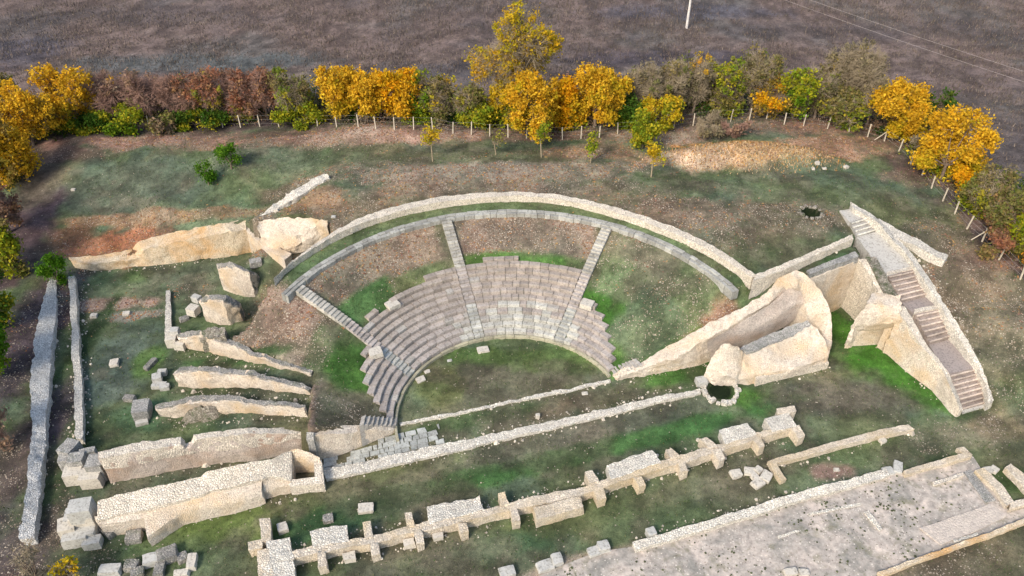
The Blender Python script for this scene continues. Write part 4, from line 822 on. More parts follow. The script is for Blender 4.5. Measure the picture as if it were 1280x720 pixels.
# ------------------------------------------------------------------ loose stones and blocks
SL, PL, GY = M['slab'], M['slabpale'], M['grey']
for px, py, s, rot, lab, mat in [
 (118,396,(.8,.7,.45),5,'small squared pale block, left one of two on the left court',PL),(159,394,(.9,.6,.45),8,'small squared pale block, right one of two on the left court',PL),
 (144,456,(1.0,1.2,.5),15,'tilted pale block alone in the middle of the left court',PL),(189,458,(.7,1.9,.55),-18,'long dark speckled block leaning beside the fourth radial wall',GY),
 (163,501,(1.3,.8,.6),-5,'mossy flat block left of the big grey corner block',GY),
 (139,667,(1.5,1.2,.8),-35,'rough brown and white boulder nearest the shafted wall left end',GY),(169,674,(1.5,1.3,.8),10,'triangular white-topped rock below the shafted wall',GY),
 (103,681,(1.5,.7,.6),25,'broken slab resting at the foot of the left ashlar corner',SL),
 (190,703,(1.4,1.2,.8),20,'pale blue squared stone at the left of the stone dump',SL),(211,697,(1.9,1.5,.9),25,'large white-topped rock in the stone dump',GY),(201,713,(.9,1.6,.7),8,'mottled upright stone in the middle of the stone dump',GY),
 (229,699,(1.0,1.0,.6),30,'rough brownish rubble lump in the stone dump',GY),(241,705,(.9,1.6,.7),10,'narrow pale stone at the right end of the stone dump',PL),(140,717,(2.0,1.0,.8),5,'long pale block at the bottom edge, left of the dump',SL),
 (166,710,(1.3,1.0,.8),0,'round-topped grey stone above the bottom edge',GY),(173,718,(1.2,.9,.7),20,'dark hollow stone at the bottom edge',GY),(228,719,(1.4,.7,.6),10,'flat white stone touching the bottom edge below the dump',PL),
 (354,662,(1.0,1.1,.6),25,'pointed pale stone beside the left cross of the stage wall',PL),(411,651,(1.0,.9,.5),15,'dark pitted stone above the first platform',GY),(458,638,(1.5,1.1,.5),8,'hollow square stone ring above the second upward buttress',PL),
 (604,439,(1.5,1.0,.35),12,'white flat slab on the orchestra grass below the middle seats',PL),(526,476,(1.1,.9,.3),30,'broken slab on the orchestra edge below the left stair',PL),(534,466,(.7,.5,.25),30,'small flat stone on the orchestra edge by the left stair',PL),
 (562,452,(.6,.4,.2),20,'tiny flat stone near the orchestra kerb',SL),(672,523,(.5,.4,.6),5,'small upright white stone on the stage foundation',PL),(731,493,(.7,.5,.2),5,'pair-like white flat stone on the stage grass',PL),
 (919,595,(1.2,1.0,.5),15,'squared hollow stone, leftmost of the heap below the stage wall',PL),(936,592,(1.1,.9,.5),-10,'dark-topped square stone in the heap left of the corner wall',PL),(943,598,(.7,.7,.5),25,'small bright stone in the middle of the heap left of corner wall',PL),
 (947,590,(.8,.8,.6),40,'pointed stone at the top of the heap left of corner wall',PL),(957,598,(1.1,1.3,.6),-35,'pale diagonal stone at the right of the heap by corner wall',PL),(947,606,(1.3,.9,.5),30,'square pitted stone lowest in the heap left of corner wall',PL),
 (1103,552,(.8,.6,.4),25,'single white stone under the long arm of the corner wall',PL),(1234,589,(1.0,.8,.4),10,'white stone lump beside the portico corner, left of two',PL),(1242,588,(.9,.8,.4),40,'white stone lump beside the portico corner, right of two',PL),
 (1121,587,(.9,1.6,.5),-25,'grey oblong block between long portico wall and its end wall',SL),(1110,590,(1.2,1.0,.4),10,'flat grey block left of the oblong portico block',SL),
 (681,710,(1.6,1.1,.5),20,'flat pale block at bottom, lower of the pair left of portico',SL),(696,703,(1.0,1.2,.7),15,'cube-like pale block at bottom, upper of the pair left of portico',SL),
 (742,692,(1.2,1.0,.5),20,'flat blue grey block, lower of the pair near portico corner',SL),(754,687,(1.1,1.1,.7),15,'cube-like blue grey block, upper of the pair near portico corner',SL),(813,671,(.9,.9,.9),20,'squared block standing on the left end of the long portico wall',SL),
 (634,719,(1.5,1.0,.7),15,'pale block cut by the bottom edge left of the portico blocks',SL),(988,717,(1.2,.7,.5),10,'cream block on the portico floor at the bottom edge',PL),(1004,718,(.9,.7,.5),0,'small cream block right of the bottom edge block',PL),
 (1045,588,(.6,.4,.3),0,'small white stone on the grass above the long portico wall',PL),(1021,205,(.7,.5,.4),10,'large white stone on the upper right slope',PL),(1057,210,(.7,.6,.4),30,'lone white boulder right of the small slope stones',PL),(1030,212,(.6,.4,.3),0,'small white stone on the upper right slope below the fence',PL),
 (1016,212,(.4,.5,.3),0,'left small white stone on the upper right slope',PL),(92,238,(.6,.5,.3),0,'tiny white stone alone on the upper left meadow',PL),(417,272,(.6,.4,.3),0,'small stone on top of the ring wall slope',SL)]:
    stone(px, py, s, rot, lab, mat, chip=.17)
# ------------------------------------------------------------------ scattered small stones and fallen leaves (nobody could count them)
def scatter(name, n, box, size, dens, colf, mat, seed, flat=.5, leafy=False, zoff=.0):
    r_ = np.random.default_rng(seed); V = []; F = []; C = []
    x = r_.uniform(box[0], box[1], n); y = r_.uniform(box[2], box[3], n); k = dens(x, y) > r_.random(n); x = x[k]; y = y[k]; z = G(x, y)
    for i in range(len(x)):
        s = size * r_.uniform(.5, 1.5); a = r_.uniform(0, 6.28); b = len(V); c = colf(r_)
        if leafy:
            t = r_.uniform(-.5, .5, 2); ca, sa = math.cos(a) * s, math.sin(a) * s
            V += [(x[i] + ca, y[i] + sa, z[i] + .03 + t[0] * s), (x[i] - sa * .6, y[i] + ca * .6, z[i] + .03), (x[i] - ca, y[i] - sa, z[i] + .03 + t[1] * s), (x[i] + sa * .6, y[i] - ca * .6, z[i] + .04)]; F.append((b, b + 1, b + 2, b + 3)); C += [c] * 4
        else:
            m = 5
            for j in range(m):
                t = a + j * 6.283 / m; q = s * r_.uniform(.7, 1.2); V.append((x[i] + q * math.cos(t), y[i] + q * math.sin(t), z[i] - .03)); C.append(c)
            for j in range(m):
                t = a + j * 6.283 / m; q = s * r_.uniform(.4, .7); V.append((x[i] + q * math.cos(t), y[i] + q * math.sin(t), z[i] + s * flat * r_.uniform(.7, 1.2))); C.append(c)
            for j in range(m): F.append((b + j, b + (j + 1) % m, b + m + (j + 1) % m, b + m + j))
            F.append(tuple(b + m + j for j in range(m)))
    o = link(name, mesh(name, V, F, cols=np.array(C)), mat); return o
notfield = lambda x, y: ~inside(fl, x, y)
fr = lambda x, y: notfield(x, y) & ~inside(FLOORP, x, y)
FLOORP = poly([(640,735),(792,683),(1064,606),(1216,570),(1300,628),(1300,642),(1060,735)])
stc = lambda q: tuple(np.array((.42, .36, .285)) * q.uniform(.55, 1.25))
o = scatter('small_stones', 42000, (-45, 45, 24, 82), .055, lambda x, y: notfield(x, y) * np.clip(att_at(x, y, spk) - .2, 0, 1) * 1.7 * np.clip((fbm(x, y, 2.5, 4, 44.) - .36) * 5, .1, 1), stc, M['chips'], 5)
tagit(o, 'small pale stones strewn over the slopes and banks', 'small stones', kind='stuff')
o = scatter('small_stones', 5000, (-45, 45, 24, 60), .05, lambda x, y: fr(x, y) * .5 * (fbm(x, y, 2.0, 4, 61.) > .62), stc, M['chips'], 6)
tagit(o, 'sparse pebbles in the lower grass', 'small stones', kind='stuff')
o = scatter('floor_rubble', 16000, (0, 32, 22, 42), .07, lambda x, y: inside(FLOORP, x, y) * 1.0 * np.clip((fbm(x, y, 2.2, 4, 3.) - .38) * 4, .04, 1) * .8, lambda q: tuple((np.array((.60, .54, .45)) if q.random() < .45 else np.array((.11, .105, .065))) * q.uniform(.7, 1.15)), M['chips'], 8, flat=.45)
tagit(o, 'loose rubble and weed tufts on the portico floor', 'rubble', kind='stuff')
o = scatter('floor_weeds', 9000, (0, 32, 22, 42), .085, lambda x, y: inside(FLOORP, x, y) * np.clip((fbm(x, y, 3.0, 4, 15.) - .47) * 6, .03, 1) * .5, lambda q: tuple(np.array((.085, .095, .05)) * q.uniform(.6, 1.3)), M['chips'], 18, flat=.9)
tagit(o, 'small dark weeds rooted in the cracked portico floor', 'weeds', kind='stuff')
FOOT = [[(95,342),(133,341),(182,336),(262,326),(308,314)], [(214,488),(275,492),(350,497),(384,498)], [(196,525),(245,536),(300,526),(382,526)], [(226,438),(284,448),(348,465)], [(137,606),(228,588),(311,579)], [(140,682),(184,676)], [(225,656),(329,633),(402,609)],
 [(88,352),(92,450),(96,550)], [(104,352),(104,450),(108,550)], [(74,350),(66,430),(58,540),(50,612),(44,672)], [(345,706),(400,706),(470,694),(540,677),(640,652),(740,625),(830,596),(910,569),(996,548)], [(340,683),(390,678),(455,668),(540,646),(637,625),(742,600),(823,573),(880,556)],
 [(975,585),(1045,565),(1103,549),(1144,540)], [(795,675),(860,655),(960,625),(1060,597)], [(778,480),(853,460),(900,448)], [(905,474),(945,482),(1038,461)], [(1112,430),(1146,474),(1189,520)], [(1245,500),(1214,430),(1178,370),(1130,300)], [(1068,302),(1005,328),(945,352)], [(410,603),(550,571),(645,549),(745,526),(874,493)], [(404,585),(470,570),(545,554),(640,534),(740,512),(870,482)], [(500,534),(620,509),(762,479)], [(322,270),(360,243),(405,214)], [(330,280),(360,256),(410,224)]]
def debris():
    r_ = np.random.default_rng(55); pts = []
    for ln in FOOT:
        q = [on(*p) for p in ln]
        for a, b in zip(q[:-1], q[1:]):
            for i in range(int((b - a).length * 6)):
                c = a.lerp(b, r_.random()); pts.append((c.x + r_.normal() * .28, c.y + r_.normal() * .22))
    V = []; F = []; C = []
    for x, y in pts:
        z = g1(x, y); s = .05 * math.exp(r_.normal() * .5); a = r_.uniform(0, 6.28); b = len(V); c = tuple(np.array((.58, .52, .43)) * r_.uniform(.5, 1.2)); m = 5
        for lv, k in ((-.03, 1), (s * .8, .6)):
            for j in range(m): t = a + j * 6.283 / m; q = s * k * r_.uniform(.7, 1.25); V.append((x + q * math.cos(t), y + q * math.sin(t), z + lv)); C.append(c)
        for j in range(m): F.append((b + j, b + (j + 1) % m, b + m + (j + 1) % m, b + m + j))
        F.append(tuple(b + m + j for j in range(m)))
    tagit(link('wall_debris', mesh('wall_debris', V, F, cols=np.array(C)), M['chips']), 'crumbled stone debris along the feet of the ruined walls', 'debris', kind='stuff')
debris()
LFC = [(.42, .19, .08), (.30, .15, .10), (.48, .30, .12), (.22, .12, .09), (.40, .26, .18)]
o = scatter('fallen_leaves', 70000, (-48, 48, 48, 84), .10, lambda x, y: np.clip(att_at(x, y, spk) * .6 * (fbm(x, y, 3, 3, 7.) > .42) * (np.hypot(x, y - 42.7) > 15) * 1.0, 0, 1) * .55 + .55 * (att_at(x, y, col[..., 0]) > .17), lambda q: tuple(np.array(LFC[q.integers(0, 5)]) * q.uniform(.5, 1.0)), M['chips'], 9, leafy=True)
tagit(o, 'fallen autumn leaves and dry litter on the upper banks', 'leaves', kind='stuff')
def blades(name, n, box, dens, h, wdt, cols, seed, mat):
    r_ = np.random.default_rng(seed); x = r_.uniform(box[0], box[1], n); y = r_.uniform(box[2], box[3], n); k = dens(x, y) > r_.random(n); x = x[k]; y = y[k]; z = G(x, y); m = len(x)
    a = r_.uniform(0, 3.14, m); ww = wdt * r_.uniform(.5, 1.5, m); hh = h * r_.uniform(.4, 1.4, m); lx = r_.normal(0, .25, m) * hh; ly = r_.normal(0, .25, m) * hh
    V = np.stack([np.stack([x - ww * np.cos(a), y - ww * np.sin(a), z - .02], 1), np.stack([x + ww * np.cos(a), y + ww * np.sin(a), z - .02], 1), np.stack([x + lx, y + ly, z + hh], 1)], 1).reshape(-1, 3)
    me = bpy.data.meshes.new(name); me.vertices.add(3 * m); me.vertices.foreach_set('co', V.ravel()); me.loops.add(3 * m); me.loops.foreach_set('vertex_index', np.arange(3 * m)); me.polygons.add(m); me.polygons.foreach_set('loop_start', np.arange(0, 3 * m, 3)); me.update(calc_edges=True)
    cc = np.array(cols)[r_.integers(0, len(cols), m)] * r_.uniform(.6, 1.25, (m, 1)); c = np.ones((3 * m, 4)); c[:, :3] = np.repeat(cc, 3, 0); me.color_attributes.new('Col', 'FLOAT_COLOR', 'POINT').data.foreach_set('color', c.ravel())
    return link(name, me, mat)
o = blades('dry_weeds', 300000, (-100, 115, 72, 165), lambda x, y: inside(fl, x, y) * np.clip((fbm(x, y, 5, 4, 12.) - .33) * 3.2, .12, .95), .34, .045, [(.165, .13, .11), (.11, .09, .08), (.21, .17, .135), (.085, .068, .06), (.15, .11, .095), (.12, .105, .075)], 12, M['chips'])
tagit(o, 'dry brown weeds standing in the field beyond the trees', 'weeds', kind='stuff')
o = blades('grass_tufts', 90000, (-45, 48, 24, 84), lambda x, y: fr(x, y) * np.clip(.25 + att_at(x, y, col[..., 1]) * 5 - att_at(x, y, spk), 0, .8), .17, .03, [(.055, .105, .025), (.08, .11, .045), (.13, .135, .06), (.045, .09, .02)], 13, M['chips'])
tagit(o, 'short tufts of grass between the ruins', 'grass', kind='stuff')
md = lambda x, y: np.exp(-(((x - mb.x) / 8.2) ** 2 + ((y - mb.y + .6) / 2.2) ** 2) ** 2) 
mb = un(935, 192, 6.5)
o = blades('straw_grass', 16000, (mb.x - 12, mb.x + 12, mb.y - 5, mb.y + 4), lambda x, y: md(x, y), .2, .045, [(.50, .26, .07), (.46, .32, .17), (.55, .40, .24), (.38, .26, .16)], 14, M['chips'])
tagit(o, 'orange dry grass on the long mound below the fence', 'dry grass', kind='stuff')

# ------------------------------------------------------------------ trees
def tubes(segs, k=4):
    """tapered tubes between point pairs -> V, F"""
    V = []; F = []
    for p, q, r0, r1 in segs:
        d = (q - p); L = d.length
        if L < 1e-4: continue
        d /= L; u = d.orthogonal().normalized(); v = d.cross(u); b = len(V)
        for c, r in ((p, r0), (q, r1)):
            for j in range(k):
                t = 6.2832 * j / k; V.append(c + u * (math.cos(t) * r) + v * (math.sin(t) * r))
        for j in range(k): F.append((b + j, b + (j + 1) % k, b + k + (j + 1) % k, b + k + j))
    return V, F
GOLD = [(.70, .41, .025), (.64, .34, .02), (.54, .35, .03), (.74, .48, .04), (.42, .25, .02)]
ORNG = [(.74, .36, .012), (.70, .40, .015), (.60, .26, .012), (.54, .36, .02)]
YEL = [(.56, .38, .02), (.44, .36, .02), (.62, .42, .03), (.32, .30, .02), (.50, .30, .02)]
YGRN = [(.26, .30, .02), (.36, .34, .02), (.16, .24, .02), (.46, .38, .03), (.12, .17, .02)]
OLIV = [(.16, .17, .045), (.22, .20, .06), (.12, .15, .035), (.26, .20, .07), (.20, .15, .07)]
GREN = [(.06, .16, .012), (.09, .21, .015), (.045, .12, .012), (.13, .24, .02)]
DGRN = [(.035, .085, .012), (.05, .11, .015), (.07, .14, .02), (.10, .13, .02)]
RED = [(.36, .15, .085), (.30, .14, .08), (.26, .12, .08), (.38, .22, .10), (.20, .13, .09)]
PINK = [(.32, .21, .16), (.28, .17, .13), (.23, .18, .13), (.32, .21, .13)]
BARE = [(.24, .20, .13), (.20, .17, .10), (.28, .23, .12), (.17, .15, .09)]
PAL = dict(gold=GOLD, orange=ORNG, yellow=YEL, ygreen=YGRN, olive=OLIV, green=GREN, dgreen=DGRN, red=RED, pink=PINK, bare=BARE)
TS = [0]
def tree(px, by, ty, wpx, pal, label, leaves=5000, twigs=500, trunk_f=.18, name='tree', cat='tree', group='autumn trees along the fence', pal2=None, f2=0.0, lf=.17, bark='bark', lean=0, cpx=None, thick=1.0, low=None):
    TS[0] += 1; r_ = np.random.default_rng(TS[0] * 13 + 5); rr_ = random.Random(TS[0])
    base = on(px, by); tz = zt((px, ty), (px, by), base.z); u0 = un(px - wpx / 2, by, base.z); u1 = un(px + wpx / 2, by, base.z)
    H = max(1.0, tz - base.z) * (1.01 if name == 'tree' else .98); Rw = (u1 - u0).length / 2 * (1.0 if name != 'tree' else 1.12)
    if name == 'tree': trunk_f = trunk_f * .45; leaves = int(leaves * 1.9); twigs = int(twigs * 1.25)
    e = empty(name, base, label, cat, group)
    ct = H * trunk_f; cc = Vector((0, 0, (H + ct) / 2)); rz = (H - ct) / 2; ry = min(Rw, rz * 1.3, 3.2)
    lobes = []; nl = 10 if H > 4 else 4
    for i in range(nl * 2):
        d = Vector((r_.normal(), r_.normal(), r_.normal())); d.normalize(); k = rr_.uniform(.4, .86)
        lobes.append((Vector((d.x * Rw * k, d.y * ry * k, cc.z + d.z * rz * k)), rr_.uniform(.18, .38)))
    segs = []; tr = (.05 + H * .016) * thick; prev = Vector((0, 0, -.2)); hub = Vector((rr_.uniform(-.2, .2), rr_.uniform(-.2, .2), ct + .25 * (H - ct)))
    segs.append((prev, hub * .5, tr * 1.25, tr)); segs.append((hub * .5, hub, tr, tr * .75))
    tips = []
    for (L, s) in lobes:
        m = hub.lerp(L, .5) + Vector((rr_.uniform(-.3, .3), rr_.uniform(-.3, .3), rr_.uniform(0, .3))) * .5; segs.append((hub * .8, m, tr * .5, tr * .3)); segs.append((m, L, tr * .3, tr * .13)); tips.append((m, L))
    nt_ = len(segs)
    tsegs = []
    for i in range(twigs):
        m, L = tips[rr_.randrange(len(tips))]; p = m.lerp(L, rr_.uniform(.2, 1.0))
        d = Vector((r_.normal(), r_.normal(), r_.normal() + .7)); d.normalize(); ln = rr_.uniform(.25, .42) * min(Rw, rz) * 1.15; q = p + d * ln
        c_ = Vector(((q.x) / (Rw * 1.08), q.y / (ry * 1.1), (q.z - cc.z) / (rz * 1.05)))
        if c_.length > 1: q = p + d * ln * .45
        k = p.lerp(q, .5) + Vector((r_.normal(), r_.normal(), r_.normal())) * ln * .08
        tsegs.append((p, k, .028, .02)); tsegs.append((k, q, .02, .009))
        for _ in range(2):
            d2 = (d + Vector((r_.normal(), r_.normal(), r_.normal())) * .7).normalized(); tsegs.append((k, k + d2 * ln * .5, .015, .007))
    V, F = tubes(segs, 6); trk = link('trunk', mesh('trunk', V, F, True), M[bark], e)
    if tsegs:
        V, F = tubes(tsegs, 3); link('twigs', mesh('twigs', V, F), M['palebark' if pal in ('bare', 'yellow', 'olive') else 'rosebark' if pal in ('pink', 'red') else 'bark'], trk).location = (0, 0, 0)
    # leaves
    ncl = max(12, leaves // 26); C = []
    L_ = np.array([list(l[0]) for l in lobes]); S_ = np.array([l[1] for l in lobes]); pick = r_.integers(0, len(lobes), ncl); d = r_.normal(size=(ncl, 3)); d /= np.linalg.norm(d, axis=1, keepdims=True)
    rad = np.array([Rw, ry, rz]); cen = L_[pick] + d * rad * (S_[pick] * r_.uniform(.55, 1.05, ncl))[:, None]
    cen[:, 2] = np.maximum(cen[:, 2], (ct * .75 if low is None else low) + r_.uniform(0, .3, ncl)); csz = r_.uniform(.22, .5, ncl)
    n = leaves; ci = r_.integers(0, ncl, n); pos = cen[ci] + r_.normal(size=(n, 3)) * csz[ci][:, None] * .62
    pos[:, 2] = np.clip(pos[:, 2], .05, H * 1.02)
    s = lf * .84 * r_.uniform(.4, 1.45, n) ** 1.0; a = r_.normal(size=(n, 3)); a /= np.linalg.norm(a, axis=1, keepdims=True); b = np.cross(a, r_.normal(size=(n, 3))); b /= np.linalg.norm(b, axis=1, keepdims=True)
    a = a * s[:, None]; b = b * s[:, None] * .62
    Vl = np.stack([pos - a, pos + b, pos + a, pos - b], 1).reshape(-1, 3)
    if pal == 'gold' and name == 'tree' and pal2 in (None, 'orange'): pal2, f2 = 'yellow', .3
    p1 = np.array(PAL[pal]); clc = p1[r_.integers(0, len(p1), ncl)]
    if pal2 is not None:
        p2 = np.array(PAL[pal2]); sel = np.array([mn.noise(Vector(c) * .55 + Vector((TS[0] * 7, 0, 0))) for c in cen]) + (0 if f2 >= 0 else 0); hgt = (cen[:, 2] / H - .5) * .9
        sel = sel * .8 - hgt * (1 if f2 > 0 else -1) ; thr = np.quantile(sel, 1 - abs(f2)); clc = np.where((sel > thr)[:, None], p2[r_.integers(0, len(p2), ncl)], clc)
    lc = clc[ci] * r_.uniform(.7, 1.25, (n, 1)) ; mixp = p1[r_.integers(0, len(p1), n)]; lc = lc * .75 + mixp * .25
    me = bpy.data.meshes.new('crown'); me.vertices.add(4 * n); me.vertices.foreach_set('co', Vl.ravel()); me.loops.add(4 * n); me.loops.foreach_set('vertex_index', np.arange(4 * n)); me.polygons.add(n); me.polygons.foreach_set('loop_start', np.arange(0, 4 * n, 4)); me.update(calc_edges=True)
    c = np.ones((4 * n, 4)); c[:, :3] = np.repeat(lc, 4, 0); me.color_attributes.new('Col', 'FLOAT_COLOR', 'POINT').data.foreach_set('color', c.ravel())
    o = link('crown', me, M['leaf'], e); o.location = (0, 0, 0)
    for ch in e.children: ch.location = (0, 0, 0)
    return e
T = tree
# left end
T(42,182,98,86,'gold','leftmost big golden tree at the corner of the hedge',7500,150,.1,pal2='olive',f2=.1)
T(95,160,86,88,'gold','broad golden tree with green foot left of the pinkish bare trees',8000,150,.08,pal2='ygreen',f2=.12)
T(10,160,90,60,'olive','dull olive tree at the left edge above the golden corner tree',3500,500,.1,pal2='pink',f2=.4)
T(8,232,130,66,'gold','golden tree cut by the left edge below the corner tree',6000,150,.05,pal2='olive',f2=.2)
T(35,225,165,44,'gold','small golden bush hanging over the left meadow corner',3200,80,.05,pal2='orange',f2=.3,low=.2)
T(12,292,205,50,'red','reddish brown bare bush at the left edge',1700,900,.08,pal2='pink',f2=.5,low=.2)
T(2,345,255,52,'olive','olive green bush at the left edge below the reddish bush',4500,500,.05,pal2='ygreen',f2=.3,low=.2)
T(22,345,285,36,'ygreen','yellow green bush on the dark left bank',2600,250,.05,pal2='olive',f2=.5,low=.2)
T(4,412,325,46,'dgreen','dark green bush at the left edge above the bright one',5000,120,.04,pal2='ygreen',f2=.3,low=.2)
T(0,470,380,50,'green','bright green bush at the left edge beside the grey wall',6500,80,.04,pal2='ygreen',f2=.25,low=.2)
T(2,560,480,44,'pink','bare brown bush at the lower left edge',500,700,.04,low=.1)
# top row, left to right
T(122,142,84,40,'bare','thin pale bare tree behind the golden corner trees',350,600,.1)
T(152,150,82,62,'pink','bare pinkish tree with one yellow tip right of the golden trees',900,1300,.12,pal2='gold',f2=-.06)
T(112,165,142,70,'dgreen','low dark green bush under the golden left trees',4500,60,.03,low=.1,pal2='ygreen',f2=.5)
T(155,164,132,70,'ygreen','low yellow green bush at the fence left of the posts',3800,120,.03,low=.1,pal2='green',f2=.4)
T(190,152,86,60,'pink','bare pinkish brown tree, widest of the bare left group',900,1400,.12,pal2='olive',f2=.2)
T(228,152,92,54,'pink','bare dusty pink tree left of the red one',700,1300,.12,pal2='dgreen',f2=.15)
T(262,152,80,62,'red','reddish tree with olive green lower branches',3200,900,.1,pal2='ygreen',f2=.28)
T(298,152,78,60,'red','tall reddish tree with yellow green tip and green foot',3600,800,.1,pal2='ygreen',f2=.3)
T(335,150,85,56,'red','rusty red tree left of the two golden trees',2800,1100,.1,pal2='pink',f2=.3)
T(372,152,90,56,'olive','olive tree with bare top left of the first golden tree',2600,1000,.08,pal2='ygreen',f2=.45)
T(245,160,138,80,'dgreen','low green hedge bush under the reddish trees',3000,60,.03,low=.1,pal2='ygreen',f2=.5)
T(380,158,130,60,'ygreen','low yellow green bush under the olive tree',3200,100,.03,low=.1)
T(426,150,81,60,'gold','first bright golden tree of the top pair',8500,60,.1,pal2='orange',f2=.25)
T(468,152,88,46,'gold','narrow golden tree between two bigger golden trees',6000,60,.1)
T(500,150,82,56,'orange','second bright orange gold tree right of the narrow one',8000,60,.1,pal2='gold',f2=.4)
T(526,148,90,40,'ygreen','green and yellow slim tree right of the golden pair',3200,500,.1,pal2='green',f2=.4)
T(555,150,86,50,'olive','half bare olive tree with a golden tip',1900,1200,.1,pal2='yellow',f2=-.14)
T(588,155,100,44,'olive','small half bare tree with rusty leaves left of the tall tree',1600,800,.1,pal2='ygreen',f2=.5)
T(603,160,120,46,'ygreen','low yellow green tree at the foot of the tall tree, left side',3800,150,.08)
T(632,155,106,44,'yellow','low yellow tree at the foot of the tall tree',3600,350,.08,pal2='ygreen',f2=.4)
T(648,148,12,112,'yellow','tallest tree of the row, yellow with pale bare outer twigs',11000,1900,.5,pal2='gold',f2=.3,lf=.15)
T(666,176,92,66,'gold','golden tree standing forward just right of the tall tree',8500,120,.12,pal2='yellow',f2=.4)
T(708,162,96,44,'orange','orange gold slim tree right of the forward golden tree',6200,80,.1,pal2='yellow',f2=.3)
T(743,160,76,76,'gold','big bright golden tree right of the middle',10500,100,.1,pal2='yellow',f2=.35)
T(786,158,120,44,'dgreen','dark green tree under the big golden tree, right side',4200,200,.06,pal2='ygreen',f2=.4)
T(800,148,78,58,'bare','grey bare tree right of the big golden tree',900,1600,.1,pal2='olive',f2=.5)
T(826,162,122,52,'yellow','low yellow tree right of the dark green one',4600,120,.1,pal2='ygreen',f2=.45)
T(802,186,135,30,'ygreen','narrow yellow green tree standing in front of the fence',2800,80,.1,low=.4)
T(836,142,74,56,'olive','olive brown half bare tree with fine twigs',1500,1500,.1,pal2='bare',f2=.4)
T(866,142,70,52,'bare','half bare tree with an orange brown crown tip',1500,1400,.1,pal2='orange',f2=-.22)
T(900,142,75,60,'ygreen','yellow green tree in the right half of the row',4600,600,.1,pal2='olive',f2=.4)
T(938,142,52,52,'olive','taller pale grey green tree in the right half',2000,1400,.12,pal2='bare',f2=.4)
T(960,145,92,52,'orange','rusty gold small tree in the right half',3000,500,.1,pal2='olive',f2=.5)
T(990,148,88,50,'ygreen','bright yellow green tree right of the rusty gold one',3800,500,.08,pal2='green',f2=.3)
T(1018,148,75,54,'olive','olive bare tree left of the tallest right tree',1700,1300,.1,pal2='bare',f2=.4)
T(1056,148,44,76,'bare','tallest tree at the right, bare with some yellow leaves',1500,2300,.15,pal2='yellow',f2=.4)
T(1050,160,110,56,'olive','low olive bush under the tall bare right tree',3200,500,.05,pal2='ygreen',f2=.4,low=.1)
T(1082,160,96,50,'bare','thin twiggy tree left of the right golden tree',600,1200,.1,pal2='olive',f2=.4)
T(1113,172,96,74,'gold','right golden tree, upper one of the pair',9500,60,.08,pal2='orange',f2=.3)
T(1158,172,114,40,'dgreen','dark olive bush behind the pair of right golden trees',1800,500,.08,pal2='olive',f2=.5)
T(1176,225,140,80,'gold','right golden tree, lower and larger one of the pair',10500,60,.06,pal2='orange',f2=.25,low=.3)
T(1197,244,212,28,'orange','small orange gold bush below the larger right golden tree',1800,20,.05,low=.1)
T(1223,272,215,56,'olive','olive yellow bush right of the small orange bush',4200,600,.05,pal2='ygreen',f2=.35,low=.1)
T(1250,300,235,56,'olive','olive bush with rusty foot near the right edge',3800,700,.05,pal2='red',f2=.25,low=.1)
T(1272,318,252,50,'ygreen','yellow green bush at the right edge',3800,500,.05,pal2='olive',f2=.5,low=.1)
T(1292,345,280,50,'bare','twiggy brown bush cut by the right edge',1500,900,.05,pal2='orange',f2=.3,low=.1)
T(212,168,146,40,'olive','low grey green scrub at the second left fence posts',1300,300,.03,low=.05,pal2='pink',f2=.3)
T(1245,322,295,40,'red','rusty low bush below the right edge trees',1500,400,.03,low=.05,pal2='olive',f2=.4)
T(1150,200,165,44,'bare','grey twiggy scrub under the right golden trees',500,700,.03,low=.05)
T(880,172,140,60,'bare','brown bare scrub in the gap above the straw mound',300,900,.03,low=.05)
T(920,172,148,60,'pink','brown bare scrub above the right end of the straw mound',250,800,.03,low=.05)
# saplings and shrubs
SG = 'young saplings on the slope below the fence'
for px, by, ty, wp, pal, lab, n in ((541,202,154,24,'yellow','yellow sapling standing apart below the left middle fence',900),(620,194,168,16,'olive','faint thin sapling left of the tall tree',180),(677,197,150,22,'ygreen','sapling under the forward golden tree',500),(738,204,164,20,'ygreen','yellow green sapling right of the forward golden tree',600),(814,222,177,26,'yellow','bright yellow green sapling furthest down the slope',900)):
    T(px, by, ty, wp, pal, lab, n, 40, .42, 'sapling', 'sapling', SG, lf=.13, bark='palebark', thick=.6, pal2='ygreen', f2=.4)
T(290,212,181,27,'green','bright green round shrub, upper right of two on the left meadow',2600,20,.12,'shrub','shrub','green shrubs on the left meadow',lf=.11,low=.15)
T(262,232,203,22,'green','bright green round shrub, lower left of two on the left meadow',2000,20,.10,'shrub','shrub','green shrubs on the left meadow',lf=.11,low=.15)
T(76,357,320,32,'green','dense green shrub on the corner of the retaining wall',3800,20,.05,'shrub','shrub',None,lf=.12,low=.05)
T(98,732,692,36,'yellow','small thin yellow leaved shrub at the bottom left corner',230,260,.1,'shrub','shrub',None,low=.3)
T(60,745,675,56,'bare','bare branching shrub at the bottom left corner',60,300,.1,'shrub','shrub',None,thick=.8)
